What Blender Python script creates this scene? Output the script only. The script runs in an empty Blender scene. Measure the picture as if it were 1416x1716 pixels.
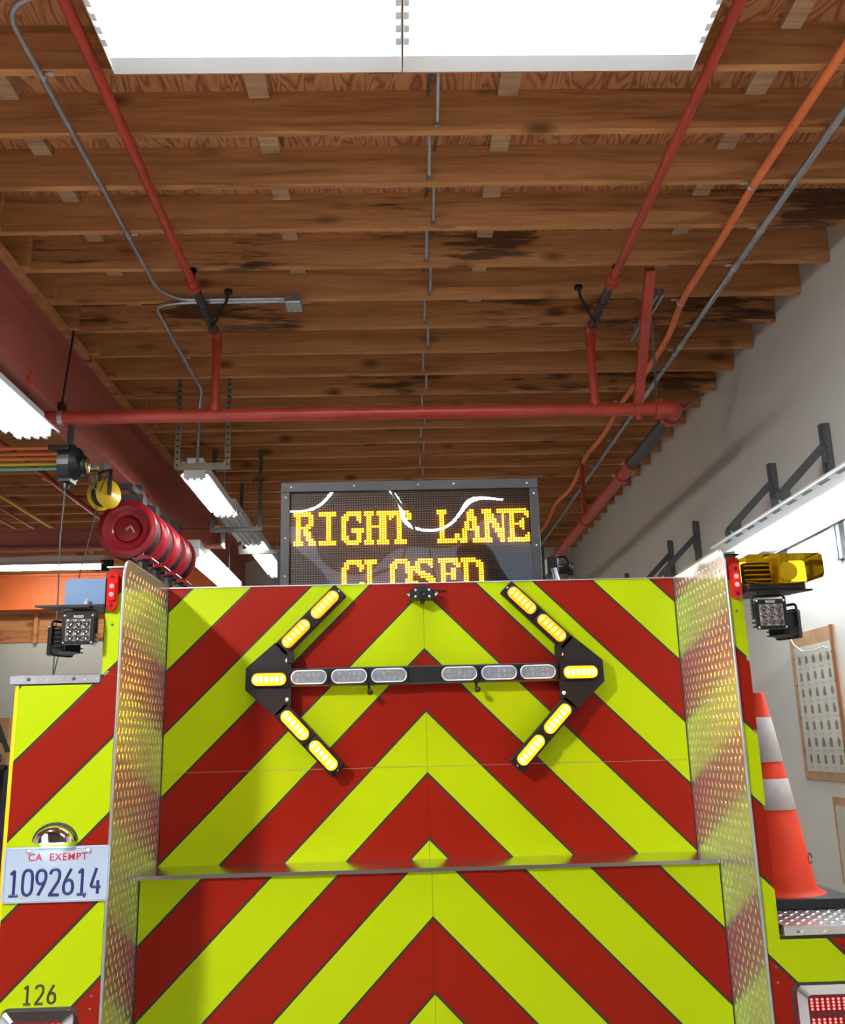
import bpy, math, random
from mathutils import Vector, Matrix

random.seed(7)
PI = math.pi
scene = bpy.context.scene
col = scene.collection

# ------------------------------------------------------------------ camera
cd = bpy.data.cameras.new('camera'); cam = bpy.data.objects.new('camera', cd); col.objects.link(cam)
cd.sensor_fit = 'HORIZONTAL'; cd.sensor_width = 36.0; cd.lens = 36.0 * 1559.8 / 1416.0
cd.clip_start = 0.02; cd.clip_end = 100
R_ = Vector((0.99945387, -0.02145696, -0.02513084)); U_ = Vector((0.01919219, -0.2421728, 0.97004329)); F_ = Vector((0.02690018, 0.96999584, 0.24162874))
m = Matrix(((R_.x, U_.x, -F_.x, -0.0895), (R_.y, U_.y, -F_.y, -2.8884), (R_.z, U_.z, -F_.z, 1.65), (0, 0, 0, 1)))
cam.matrix_world = m
scene.camera = cam

# ------------------------------------------------------------------ world and exposure
wd = bpy.data.worlds.new('sky'); scene.world = wd; wd.use_nodes = True
bg = wd.node_tree.nodes['Background']; bg.inputs[0].default_value = (0.62, 0.78, 1.0, 1); bg.inputs[1].default_value = 3.0
scene.view_settings.view_transform = 'Standard'; scene.view_settings.look = 'None'
scene.view_settings.gamma = 1.0; scene.view_settings.use_curve_mapping = False
scene.view_settings.exposure = 0.0
TUBE = 42.0          # radiance of the lit fluorescent tubes
AMBER = 72.0         # radiance of the amber warning lamps

# ------------------------------------------------------------------ materials
MATS = {}
def principled(name, color, rough=0.5, metal=0.0, spec=0.5, **kw):
    m = bpy.data.materials.new(name); m.use_nodes = True
    b = m.node_tree.nodes['Principled BSDF']
    b.inputs['Base Color'].default_value = (*color, 1); b.inputs['Roughness'].default_value = rough
    b.inputs['Metallic'].default_value = metal; b.inputs['Specular IOR Level'].default_value = spec
    for k, v in kw.items(): b.inputs[k.replace('_', ' ')].default_value = v
    MATS[name] = m
    return m
def nd(m, t, **kw):
    n = m.node_tree.nodes.new(t)
    for k, v in kw.items(): setattr(n, k, v)
    return n
def lk(m, a, b): m.node_tree.links.new(a, b)
def coords(m, scale, rand=True):
    tc = nd(m, 'ShaderNodeTexCoord'); mp = nd(m, 'ShaderNodeMapping'); mp.inputs['Scale'].default_value = scale
    src = tc.outputs['Object']
    if rand:
        oi = nd(m, 'ShaderNodeObjectInfo'); sc = nd(m, 'ShaderNodeVectorMath', operation='SCALE')
        cmb = nd(m, 'ShaderNodeCombineXYZ')
        for i in range(3): lk(m, oi.outputs['Random'], cmb.inputs[i])
        lk(m, cmb.outputs[0], sc.inputs[0]); sc.inputs['Scale'].default_value = 37.0
        ad = nd(m, 'ShaderNodeVectorMath', operation='ADD'); lk(m, src, ad.inputs[0]); lk(m, sc.outputs[0], ad.inputs[1])
        src = ad.outputs[0]
    lk(m, src, mp.inputs['Vector'])
    return mp.outputs[0]
def ramp(m, fac, stops):
    r = nd(m, 'ShaderNodeValToRGB'); e = r.color_ramp.elements
    while len(e) < len(stops): e.new(0.5)
    for el, (p, c) in zip(e, stops): el.position = p; el.color = (*c, 1)
    lk(m, fac, r.inputs[0]); return r.outputs[0]
def noise(m, vec, scale, detail=4, rough=0.55, dist=0.0):
    n = nd(m, 'ShaderNodeTexNoise'); n.inputs['Scale'].default_value = scale; n.inputs['Detail'].default_value = detail
    n.inputs['Roughness'].default_value = rough; n.inputs['Distortion'].default_value = dist
    lk(m, vec, n.inputs['Vector']); return n.outputs['Fac']
def mixc(m, fac, a, b, mode='MIX'):
    n = nd(m, 'ShaderNodeMix', data_type='RGBA', blend_type=mode)
    for s, v in ((0, fac), (6, a), (7, b)):
        if hasattr(v, 'node'): lk(m, v, n.inputs[s])
        else: n.inputs[s].default_value = v if s == 0 else (*v, 1)
    return n.outputs[2]
def bump(m, h, strength=0.2, dist=0.01):
    n = nd(m, 'ShaderNodeBump'); n.inputs['Strength'].default_value = strength; n.inputs['Distance'].default_value = dist
    lk(m, h, n.inputs['Height']); lk(m, n.outputs[0], m.node_tree.nodes['Principled BSDF'].inputs['Normal'])
def base(m, out): lk(m, out, m.node_tree.nodes['Principled BSDF'].inputs['Base Color'])
def vary(name, color, amt=0.12, scale=3.0, **kw):
    """paint with slow tonal variation and light grime"""
    m = principled(name, color, **kw)
    n = noise(m, coords(m, (1, 1, 1)), scale, 5)
    dark = tuple(c * (1 - 2 * amt) for c in color); light = tuple(min(1, c * (1 + amt)) for c in color)
    base(m, ramp(m, n, [(0.25, dark), (0.75, light)])); return m
def emit(name, color, strength):
    m = principled(name, color, 0.4)
    b = m.node_tree.nodes['Principled BSDF']
    b.inputs['Emission Color'].default_value = (*color, 1); b.inputs['Emission Strength'].default_value = strength
    return m

def wood(name, c0, c1, c2, stain=0.0):
    m = principled(name, c1, 0.75, spec=0.25)
    v = coords(m, (0.5, 5.0, 9.0))
    g = noise(m, v, 2.2, 6, 0.6, 0.8)
    fine = noise(m, coords(m, (1.5, 60, 90)), 2.0, 3)
    c = ramp(m, g, [(0.34, tuple(x * 0.8 for x in c0)), (0.5, c1), (0.66, c2)])
    c = mixc(m, 0.35, c, ramp(m, fine, [(0.3, tuple(x * 0.72 for x in c1)), (0.7, c2)]), 'MIX')
    # knots
    vo = nd(m, 'ShaderNodeTexVoronoi'); vo.inputs['Scale'].default_value = 1.0; lk(m, coords(m, (2.2, 6.0, 4.6)), vo.inputs['Vector'])
    k = nd(m, 'ShaderNodeMapRange'); k.inputs[1].default_value = 0.07; k.inputs[2].default_value = 0.22; k.inputs[3].default_value = 0.8; k.inputs[4].default_value = 0.0
    lk(m, vo.outputs['Distance'], k.inputs[0])
    c = mixc(m, k.outputs[0], c, tuple(x * 0.3 for x in c0))
    if stain:
        s = noise(m, coords(m, (0.9, 4, 9)), 2.4, 8, 0.7)
        s2 = noise(m, coords(m, (0.6, 1, 1)), 1.6, 2)
        mul = nd(m, 'ShaderNodeMath', operation='MULTIPLY'); lk(m, s, mul.inputs[0]); lk(m, s2, mul.inputs[1])
        mr = nd(m, 'ShaderNodeMapRange'); mr.inputs[1].default_value = 0.272; mr.inputs[2].default_value = 0.33; mr.inputs[4].default_value = stain
        lk(m, mul.outputs[0], mr.inputs[0])
        c = mixc(m, mr.outputs[0], c, (0.022, 0.014, 0.012))
    base(m, c); bump(m, fine, 0.15, 0.004)
    return m
wood('fir', (0.30, 0.115, 0.040), (0.50, 0.215, 0.080), (0.64, 0.31, 0.125))
wood('fir_stained', (0.30, 0.115, 0.040), (0.50, 0.215, 0.080), (0.64, 0.31, 0.125), stain=0.78)
wood('block_wood', (0.30, 0.17, 0.09), (0.48, 0.30, 0.17), (0.62, 0.42, 0.27))
def ply():
    m = principled('plywood', (0.3, 0.12, 0.05), 0.7, spec=0.3)
    n = noise(m, coords(m, (5.0, 1.1, 1), False), 1.5, 2, 0.5, 0.6)
    mul = nd(m, 'ShaderNodeMath', operation='MULTIPLY'); mul.inputs[1].default_value = 22; lk(m, n, mul.inputs[0])
    fr = nd(m, 'ShaderNodeMath', operation='PINGPONG'); fr.inputs[1].default_value = 1; lk(m, mul.outputs[0], fr.inputs[0])
    c = ramp(m, fr.outputs[0], [(0.0, (0.24, 0.085, 0.035)), (0.45, (0.44, 0.185, 0.075)), (1.0, (0.54, 0.25, 0.105))])
    base(m, c)
ply()
vary('wall_paint', (0.60, 0.565, 0.515), 0.03, 1.2, rough=0.55, spec=0.3)
vary('door_paint', (0.08, 0.06, 0.05), 0.06, 1.0, rough=0.5)
vary('wainscot', (0.62, 0.62, 0.56), 0.03, 1.0, rough=0.5)
vary('concrete', (0.52, 0.51, 0.49), 0.12, 2.0, rough=0.6)
vary('steel_red', (0.42, 0.115, 0.085), 0.10, 1.5, rough=0.5, spec=0.4)
vary('orange_paint', (0.85, 0.20, 0.05), 0.06, 1.2, rough=0.5)
vary('pipe_red', (0.43, 0.045, 0.025), 0.12, 5, rough=0.35)
vary('pipe_black', (0.035, 0.035, 0.038), 0.15, 6, rough=0.4)
vary('conduit_orange', (0.80, 0.19, 0.05), 0.08, 6, rough=0.45)
vary('conduit_yellow', (0.75, 0.47, 0.03), 0.08, 6, rough=0.4)
vary('conduit_green', (0.16, 0.42, 0.34), 0.08, 6, rough=0.4)
vary('galvanized', (0.50, 0.54, 0.57), 0.12, 14, rough=0.35, metal=0.85)
vary('strut_grey', (0.12, 0.125, 0.125), 0.10, 8, rough=0.45, metal=0.4)
vary('strut_gold', (0.33, 0.29, 0.20), 0.12, 10, rough=0.42, metal=0.7)
vary('fixture_white', (0.82, 0.84, 0.86), 0.02, 4, rough=0.35)
vary('black_plastic', (0.010, 0.010, 0.011), 0.1, 20, rough=0.36, spec=0.35)
vary('black_metal', (0.011, 0.010, 0.010), 0.15, 20, rough=0.42, spec=0.3)
vary('dark_rubber', (0.025, 0.025, 0.026), 0.15, 20, rough=0.65)
vary('sign_grey', (0.052, 0.047, 0.047), 0.08, 9, rough=0.45, metal=0.3)
vary('reel_red', (0.30, 0.012, 0.022), 0.06, 6, rough=0.28)
vary('reel_yellow', (0.80, 0.55, 0.01), 0.05, 6, rough=0.35)
vary('brass', (0.55, 0.42, 0.22), 0.1, 20, rough=0.35, metal=0.9)
vary('zinc', (0.70, 0.71, 0.73), 0.06, 20, rough=0.3, metal=0.9)
vary('sky_reflection_blue', (0.13, 0.21, 0.36), 0.05, 6, rough=0.3, spec=0.5)  # sky mirrored in a black glossy plate, painted in as blue-grey
vary('chrome', (0.85, 0.86, 0.88), 0.02, 6, rough=0.06, metal=1.0)
vary('black_backing', (0.02, 0.017, 0.012), 0.1, 12, rough=0.5)
vary('body_yellow', (0.80, 0.50, 0.005), 0.03, 4, rough=0.22)
vary('cone_orange', (0.80, 0.045, 0.008), 0.05, 8, rough=0.5, spec=0.2)
vary('cone_white', (0.66, 0.60, 0.58), 0.05, 30, rough=0.45)
vary('plate_white', (0.36, 0.43, 0.54), 0.04, 14, rough=0.3)
vary('navy_ink', (0.012, 0.02, 0.12), 0.05, 30, rough=0.4)
vary('red_ink', (0.45, 0.02, 0.04), 0.05, 30, rough=0.4)
vary('dark_ink', (0.03, 0.03, 0.012), 0.05, 30, rough=0.4)
vary('white_ink', (0.75, 0.78, 0.85), 0.03, 30, rough=0.4)
vary('red_lens', (0.55, 0.012, 0.012), 0.05, 20, rough=0.15)
vary('dark_red_lens', (0.10, 0.004, 0.006), 0.05, 20, rough=0.15)
vary('frame_wood', (0.42, 0.24, 0.12), 0.15, 7, rough=0.55)
vary('frame_edge', (0.20, 0.075, 0.04), 0.12, 7, rough=0.5)
vary('paper', (0.50, 0.46, 0.38), 0.06, 5, rough=0.6)
vary('print_grey', (0.19, 0.18, 0.18), 0.35, 60, rough=0.6)
vary('print_pale', (0.42, 0.39, 0.34), 0.10, 60, rough=0.6)
vary('cardboard', (0.42, 0.24, 0.10), 0.1, 9, rough=0.7)
vary('dark_shelf', (0.035, 0.03, 0.028), 0.2, 4, rough=0.6)
vary('lens_clear', (0.20, 0.21, 0.24), 0.12, 60, rough=0.12)
vary('lens_cell', (0.50, 0.52, 0.55), 0.25, 60, rough=0.12, metal=0.5)
vary('lamp_cup', (0.28, 0.24, 0.22), 0.25, 90, rough=0.12, metal=1.0)
vary('slot_grey', (0.16, 0.16, 0.19), 0.05, 20, rough=0.5)
vary('hub_grey', (0.55, 0.57, 0.60), 0.05, 20, rough=0.35)
vary('cord_grey', (0.09, 0.085, 0.08), 0.1, 20, rough=0.6)

def tape(name, c, rough):
    m = principled(name, c, rough, spec=0.12)
    n = noise(m, coords(m, (1, 1, 1)), 2.0, 4)
    base(m, ramp(m, n, [(0.2, tuple(x * 0.94 for x in c)), (0.8, c)]))
    vo = nd(m, 'ShaderNodeTexVoronoi'); vo.inputs['Scale'].default_value = 260.0; lk(m, coords(m, (1, 1, 1)), vo.inputs['Vector'])
    bump(m, vo.outputs['Distance'], 0.06, 0.001)
tape('tape_yellow', (0.385, 0.495, 0.0), 0.4)
tape('tape_red', (0.235, 0.009, 0.002), 0.36)

def tread():
    m = principled('tread_plate', (0.62, 0.62, 0.63), 0.2, 0.9)
    n = noise(m, coords(m, (3, 30, 30), False), 3.0, 5)
    r = nd(m, 'ShaderNodeMapRange'); r.inputs[3].default_value = 0.12; r.inputs[4].default_value = 0.24; lk(m, n, r.inputs[0])
    lk(m, r.outputs[0], m.node_tree.nodes['Principled BSDF'].inputs['Roughness'])
def haze(m, fac, rough):
    nt = m.node_tree; b = nt.nodes['Principled BSDF']; o = [n for n in nt.nodes if n.type == 'OUTPUT_MATERIAL'][0]
    g = nd(m, 'ShaderNodeBsdfGlossy'); g.inputs['Roughness'].default_value = rough; g.inputs['Color'].default_value = (0.7, 0.7, 0.71, 1)
    mx = nd(m, 'ShaderNodeMixShader'); mx.inputs[0].default_value = fac
    lk(m, b.outputs[0], mx.inputs[1]); lk(m, g.outputs[0], mx.inputs[2]); lk(m, mx.outputs[0], o.inputs[0])
tread(); haze(MATS['tread_plate'], 0.22, 0.5)
principled('tread_bump', (0.92, 0.92, 0.93), 0.22, 0.85)
principled('ledge_metal', (0.62, 0.61, 0.58), 0.2, 1.0)

emit('tube_lit', (0.84, 0.93, 1.0), TUBE)
emit('tube_high', (0.97, 0.97, 0.95), TUBE * 42)
emit('tube_warm', (1.0, 0.97, 0.90), TUBE)
principled('tube_off', (0.55, 0.55, 0.53), 0.3)
emit('led_amber', (1.0, 0.52, 0.10), 2.4)
emit('led_amber_hot', (1.0, 0.36, 0.012), AMBER)
emit('lens_amber_glow', (1.0, 0.24, 0.0), 1.3)
emit('matrix_led', (1.0, 0.46, 0.006), 42.0)
emit('matrix_halo', (1.0, 0.26, 0.0), 1.6)  # orange ring painting the halo around each LED dot
emit('led_red', (1.0, 0.05, 0.05), 9.0)
emit('led_white', (0.85, 0.95, 1.0), 14.0)
principled('matrix_face', (0.035, 0.018, 0.012), 0.5)
principled('matrix_pixel', (0.60, 0.46, 0.32), 0.4)
principled('amber_glass', (1.0, 0.62, 0.02), 0.05, 0.0, Transmission_Weight=1.0, IOR=1.06)
principled('amber_inner', (0.45, 0.30, 0.05), 0.3, 0.5)
def pane():
    m = bpy.data.materials.new('clear_pane'); m.use_nodes = True; MATS['clear_pane'] = m
    nt = m.node_tree; nt.nodes.clear()
    o = nt.nodes.new('ShaderNodeOutputMaterial'); t = nt.nodes.new('ShaderNodeBsdfTransparent'); g = nt.nodes.new('ShaderNodeBsdfGlossy')
    g.inputs['Roughness'].default_value = 0.0
    mx = nt.nodes.new('ShaderNodeMixShader'); fr = nt.nodes.new('ShaderNodeFresnel'); fr.inputs['IOR'].default_value = 1.5
    nt.links.new(fr.outputs[0], mx.inputs[0]); nt.links.new(t.outputs[0], mx.inputs[1]); nt.links.new(g.outputs[0], mx.inputs[2]); nt.links.new(mx.outputs[0], o.inputs[0])
pane()

# ------------------------------------------------------------------ mesh helpers
def wloc(o):
    v = Vector((0, 0, 0))
    while o is not None: v += o.location; o = o.parent
    return v
class MB:
    def __init__(s): s.v = []; s.f = []; s.sm = []
    def add(s, vs, fs, smooth=False):
        b = len(s.v); s.v += [tuple(v) for v in vs]
        for f in fs: s.f.append(tuple(b + i for i in f)); s.sm.append(smooth)
        return s
    def box(s, x0, x1, y0, y1, z0, z1):
        vs = [(x, y, z) for z in (z0, z1) for y in (y0, y1) for x in (x0, x1)]
        return s.add(vs, [(0, 2, 3, 1), (4, 5, 7, 6), (0, 1, 5, 4), (2, 6, 7, 3), (0, 4, 6, 2), (1, 3, 7, 5)])
    def bbox(s, x0, x1, y0, y1, z0, z1, b):
        """box with chamfered edges, seen as rounded"""
        xs = (x0, x1); ys = (y0, y1); zs = (z0, z1); vs = []; idx = {}
        for i in range(2):
            for j in range(2):
                for k in range(2):
                    sx, sy, sz = (1, -1)[i], (1, -1)[j], (1, -1)[k]
                    for a in range(3):
                        p = [xs[i] + sx * b, ys[j] + sy * b, zs[k] + sz * b]; p[a] = (xs[i], ys[j], zs[k])[a]
                        idx[i, j, k, a] = len(vs); vs.append(p)
        fs = []
        for a in range(3):
            o = [q for q in range(3) if q != a]
            for t in range(2):
                q = []
                for u_, w_ in ((0, 0), (1, 0), (1, 1), (0, 1)):
                    c = [0, 0, 0]; c[a] = t; c[o[0]] = u_; c[o[1]] = w_; q.append(idx[(*c, a)])
                fs.append(q if (t == 1) == (a != 1) else q[::-1])
        for a in range(3):
            o = [q for q in range(3) if q != a]
            for u_ in range(2):
                for w_ in range(2):
                    c0 = [0, 0, 0]; c0[o[0]] = u_; c0[o[1]] = w_; c1 = list(c0); c1[a] = 1
                    q = [idx[(*c0, o[0])], idx[(*c1, o[0])], idx[(*c1, o[1])], idx[(*c0, o[1])]]
                    fs.append(q)
        for i in range(2):
            for j in range(2):
                for k in range(2): fs.append([idx[i, j, k, a] for a in range(3)])
        return s.add(vs, fs)
    def prism(s, poly, axis, a, b):
        """2D polygon extruded along axis ('X': poly in (y,z); 'Y': (x,z); 'Z': (x,y))"""
        n = len(poly); vs = []
        for t in (a, b):
            for p, q in poly:
                vs.append({'X': (t, p, q), 'Y': (p, t, q), 'Z': (p, q, t)}[axis])
        fs = [tuple(range(n))[::-1], tuple(range(n, 2 * n))] + [(i, (i + 1) % n, n + (i + 1) % n, n + i) for i in range(n)]
        return s.add(vs, fs)
    def tube(s, pts, r, n=12, caps=True):
        pts = [Vector(p) for p in pts]; rings = []
        N = len(pts); up = Vector((0, 0, 1)); prev = None
        for i, p in enumerate(pts):
            d = (pts[min(i + 1, N - 1)] - pts[max(i - 1, 0)]).normalized()
            if prev is None:
                x = d.cross(up);
                if x.length < 0.1: x = d.cross(Vector((1, 0, 0)))
            else: x = prev - d * prev.dot(d)
            x.normalize(); prev = x; y = d.cross(x)
            rr = r[i] if isinstance(r, (list, tuple)) else r
            rings.append([p + (x * math.cos(2 * PI * k / n) + y * math.sin(2 * PI * k / n)) * rr for k in range(n)])
        vs = [v for rg in rings for v in rg]
        fs = [(i * n + k, i * n + (k + 1) % n, (i + 1) * n + (k + 1) % n, (i + 1) * n + k) for i in range(N - 1) for k in range(n)]
        s.add(vs, fs, True)
        if caps: s.add(rings[0], [tuple(range(n))[::-1]]); s.add(rings[-1], [tuple(range(n))])
        return s
    def lathe(s, prof, o, axis='Z', n=32, smooth=True):
        """prof: (radius, height) along axis from origin o"""
        vs = []
        for r, h in prof:
            for k in range(n):
                a = 2 * PI * k / n; c, d = r * math.cos(a), r * math.sin(a)
                vs.append(Vector(o) + Vector({'Z': (c, d, h), 'Y': (c, h, d), 'X': (h, c, d)}[axis]))
        fs = [(i * n + k, i * n + (k + 1) % n, (i + 1) * n + (k + 1) % n, (i + 1) * n + k) for i in range(len(prof) - 1) for k in range(n)]
        s.add(vs, fs, smooth)
        if prof[0][0] > 1e-6: s.add(vs[:n], [tuple(range(n))])
        if prof[-1][0] > 1e-6: s.add(vs[-n:], [tuple(range(n))])
        return s
    def xf(s, M): s.v = [tuple(M @ Vector(v)) for v in s.v]; return s
    def build(s, name, mat, parent=None, local=False, kind=None):
        me = bpy.data.meshes.new(name)
        off = Vector((0, 0, 0)) if (local or parent is None) else wloc(parent)
        me.from_pydata([tuple(Vector(v) - off) for v in s.v], [], s.f)
        me.polygons.foreach_set('use_smooth', s.sm)
        me.materials.append(MATS[mat]); me.update()
        o = bpy.data.objects.new(name, me); col.objects.link(o)
        if parent is not None: o.parent = parent
        if kind: o['kind'] = kind
        return o
def recalc(o):
    import bmesh
    bm = bmesh.new(); bm.from_mesh(o.data); bmesh.ops.recalc_face_normals(bm, faces=bm.faces); bm.to_mesh(o.data); bm.free(); return o
def thing(name, label, cat, loc=(0, 0, 0), group=None):
    o = bpy.data.objects.new(name, None); col.objects.link(o); o.location = loc; o.empty_display_size = 0.1
    o['label'] = label; o['category'] = cat
    if group: o['group'] = group
    return o
def tag(o, label, cat, group=None):
    o['label'] = label; o['category'] = cat
    if group: o['group'] = group
    return o
def struct(o, label=None):
    o['kind'] = 'structure'
    if label: o['label'] = label
    return o
def dup(o, parent=None):
    c = o.copy(); col.objects.link(c); c.parent = parent
    for ch in list(o.children): dup(ch, c)
    return c
def arc(cx, cy, r, a0, a1, n=8): return [(cx + r * math.cos(math.radians(a0 + (a1 - a0) * i / n)), cy + r * math.sin(math.radians(a0 + (a1 - a0) * i / n))) for i in range(n + 1)]
def rrect(x0, x1, y0, y1, r, n=5):
    return arc(x1 - r, y1 - r, r, 0, 90, n) + arc(x0 + r, y1 - r, r, 90, 180, n) + arc(x0 + r, y0 + r, r, 180, 270, n) + arc(x1 - r, y0 + r, r, 270, 360, n)
def bend(pts, r=0.08, n=5):
    """polyline with rounded corners"""
    P = [Vector(p) for p in pts]; out = [P[0]]
    for a, b, c in zip(P, P[1:], P[2:]):
        d0 = (a - b); d1 = (c - b); t = min(r, d0.length * 0.45, d1.length * 0.45)
        p0 = b + d0.normalized() * t; p1 = b + d1.normalized() * t
        for i in range(n + 1):
            u = i / n; out.append(p0 * (1 - u) ** 2 + b * 2 * u * (1 - u) + p1 * u * u)
    out.append(P[-1]); return out

# ================================================================== SETTING
HC = 4.34; DECK = 4.55; XW = 2.475; YB = 10.5; YF = -8.0; XL = -8.0
struct(MB().box(XL, XW, YF, YB, -0.1, 0).build('floor', 'concrete'))
struct(MB().box(XW, XW + 0.15, YF, YB, 0, 4.7).build('wall_right', 'wall_paint'))
struct(MB().box(XL - 0.15, XL, YF, YB, 0, 4.7).build('wall_left', 'wall_paint'))
# wall behind the truck, with the left bay's painted header and panelling
wb = struct(MB().box(XL, XW, YB, YB + 0.15, 0, 4.7).build('wall_back', 'wall_paint'))
MB().box(XL, -2.6, YB - 0.03, YB, 0, 3.17).build('wainscot_panel', 'wainscot', wb)
for i in range(5):
    MB().box(XL + i * 1.08, XL + i * 1.08 + 1.06, YB - 0.02, YB, 3.18, 3.60).build('plywood_sheet', 'fir', wb)
for i in range(6): MB().box(-3.6 - i * 0.81 - 0.05, -3.6 - i * 0.81, YB - 0.09, YB - 0.02, 3.17, 3.62).build('stud', 'fir', wb)
hd = MB().box(XL, -2.6, YB - 0.22, YB, 3.62, 4.12).build('header_beam', 'orange_paint', wb)
MB().box(XL, -2.6, YB - 0.26, YB - 0.22, 3.62, 3.65).build('flange', 'orange_paint', hd)
MB().box(XL, -2.6, YB - 0.26, YB - 0.22, 4.09, 4.12).build('flange', 'orange_paint', hd)
for x in (-5.3, -6.6): MB().box(x, x + 0.012, YB - 0.24, YB - 0.22, 3.65, 4.09).build('stiffener', 'orange_paint', hd)
MB().box(XL, -2.6, YB - 0.03, YB, 4.12, 4.55).build('plywood_sheet', 'fir', wb)
# street side wall: closed door; clerestory and left door openings added for sky light
m_ = MB()
for x0, x1, z0, z1 in ((XL, -6.4, 0, 4.7), (-6.4, -4.9, 3.5, 4.7), (-4.9, -1.5, 0, 4.7), (1.5, XW, 0, 4.7), (-1.5, 1.5, 0, 3.55), (-1.5, 1.5, 4.35, 4.7)): m_.box(x0, x1, YF - 0.2, YF, z0, z1)
wf = struct(m_.build('wall_front', 'door_paint'))
for i in range(4): MB().box(-1.5 + i * 1.0 - 0.03, -1.5 + i * 1.0 + 0.03, YF - 0.15, YF - 0.05, 3.55, 4.35).build('mullion', 'fixture_white', wf)

# ceiling: plywood deck on fir joists with flat blocking and metal bridging
ceil = struct(MB().box(XL, XW, YF, YB, DECK, DECK + 0.04).build('ceiling', 'plywood'))
JY = [0.8129 + 0.4064 * k for k in range(-21, 24)]
jm = None
for k, y in zip(range(-21, 24), JY):
    mat = 'fir_stained' if k in (2, 3, 5, 8) else 'fir'
    if y < -0.6 and k % 1: continue
    MB().box(-2.33, XW - 0.003, y - 0.04, y, HC, DECK).build('joist', mat, ceil)
    MB().box(XL + 0.003, -2.15 + random.uniform(-.015, .015), y - 0.081, y - 0.041, HC, DECK).build('joist', 'fir', ceil)
for k, y in zip(range(-21, 24), JY):
    if y < -0.9 or y > 5: continue
    for x in (-1.80, -0.68, 0.45, 1.59):
        w = 0.045 + random.uniform(-.003, .003)
        MB().box(x - w, x + w, y + 0.004, y + 0.36, DECK - 0.042, DECK - 0.002).build('blocking', 'block_wood', ceil)
for k, y in zip(range(-21, 24), JY):
    if y < -0.9 or y > 7: continue
    j = 0.03 if k % 2 else 0.0
    x = 0.095 + j + 0.004 * k
    a = MB().tube([(x, y + 0.008, DECK - 0.02), (x + 0.004, y + 0.36, HC + 0.035)], 0.009, 8)
    a.box(x - 0.011, x + 0.015, y + 0.352, y + 0.363, HC + 0.012, HC + 0.04); a.build('bridging_rod', 'galvanized', ceil)
    x += 0.034 * (1 if k % 2 == 0 else -1)
    MB().tube([(x, y + 0.01, HC + 0.04), (x, y + 0.36, DECK - 0.03)], 0.008, 8).build('bridging_rod', 'strut_grey', ceil)

# steel beam between the bays with its wooden nailer
def ibeam(mb, axis, c, half, z0, z1, a, b, tf=0.022, tw=0.012):
    poly = [(c - half, z0), (c + half, z0), (c + half, z0 + tf), (c + tw / 2, z0 + tf), (c + tw / 2, z1 - tf), (c + half, z1 - tf), (c + half, z1), (c - half, z1), (c - half, z1 - tf), (c - tw / 2, z1 - tf), (c - tw / 2, z0 + tf), (c - half, z0 + tf)]
    return mb.prism(poly, axis, a, b)
bm_ = thing('steel_beam', 'red painted steel I-beam with timber nailer running between the two bays', 'beam', (-2.325, 0, 3.765))
ibeam(MB(), 'Y', -2.325, 0.078, 3.765, 4.298, YF, YB).build('web_and_flanges', 'steel_red', bm_)
MB().box(-2.43, -2.205, YF, YB, 4.299, HC - 0.001).build('nailer', 'fir', bm_)
for y in (2.25, 4.9, 7.6):
    MB().box(-2.245, -2.215, y, y + 0.05, 3.755, 3.80).tube([(-2.23, y + 0.025, 3.74), (-2.23, y + 0.025, 3.84)], 0.006, 8).build('beam_clamp', 'pipe_red', bm_)
b2 = thing('steel_cross_beam', 'red steel cross beam hung under the main beam beyond the hose reels', 'beam', (-4.5, 6.0, 3.55))
ibeam(MB(), 'X', 6.0, 0.07, 3.55, 3.755, XL, -1.80).build('web_and_flanges', 'steel_red', b2)
MB().box(-1.80, -1.785, 5.92, 6.08, 3.55, 3.755).build('end_plate', 'zinc', b2)

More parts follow.
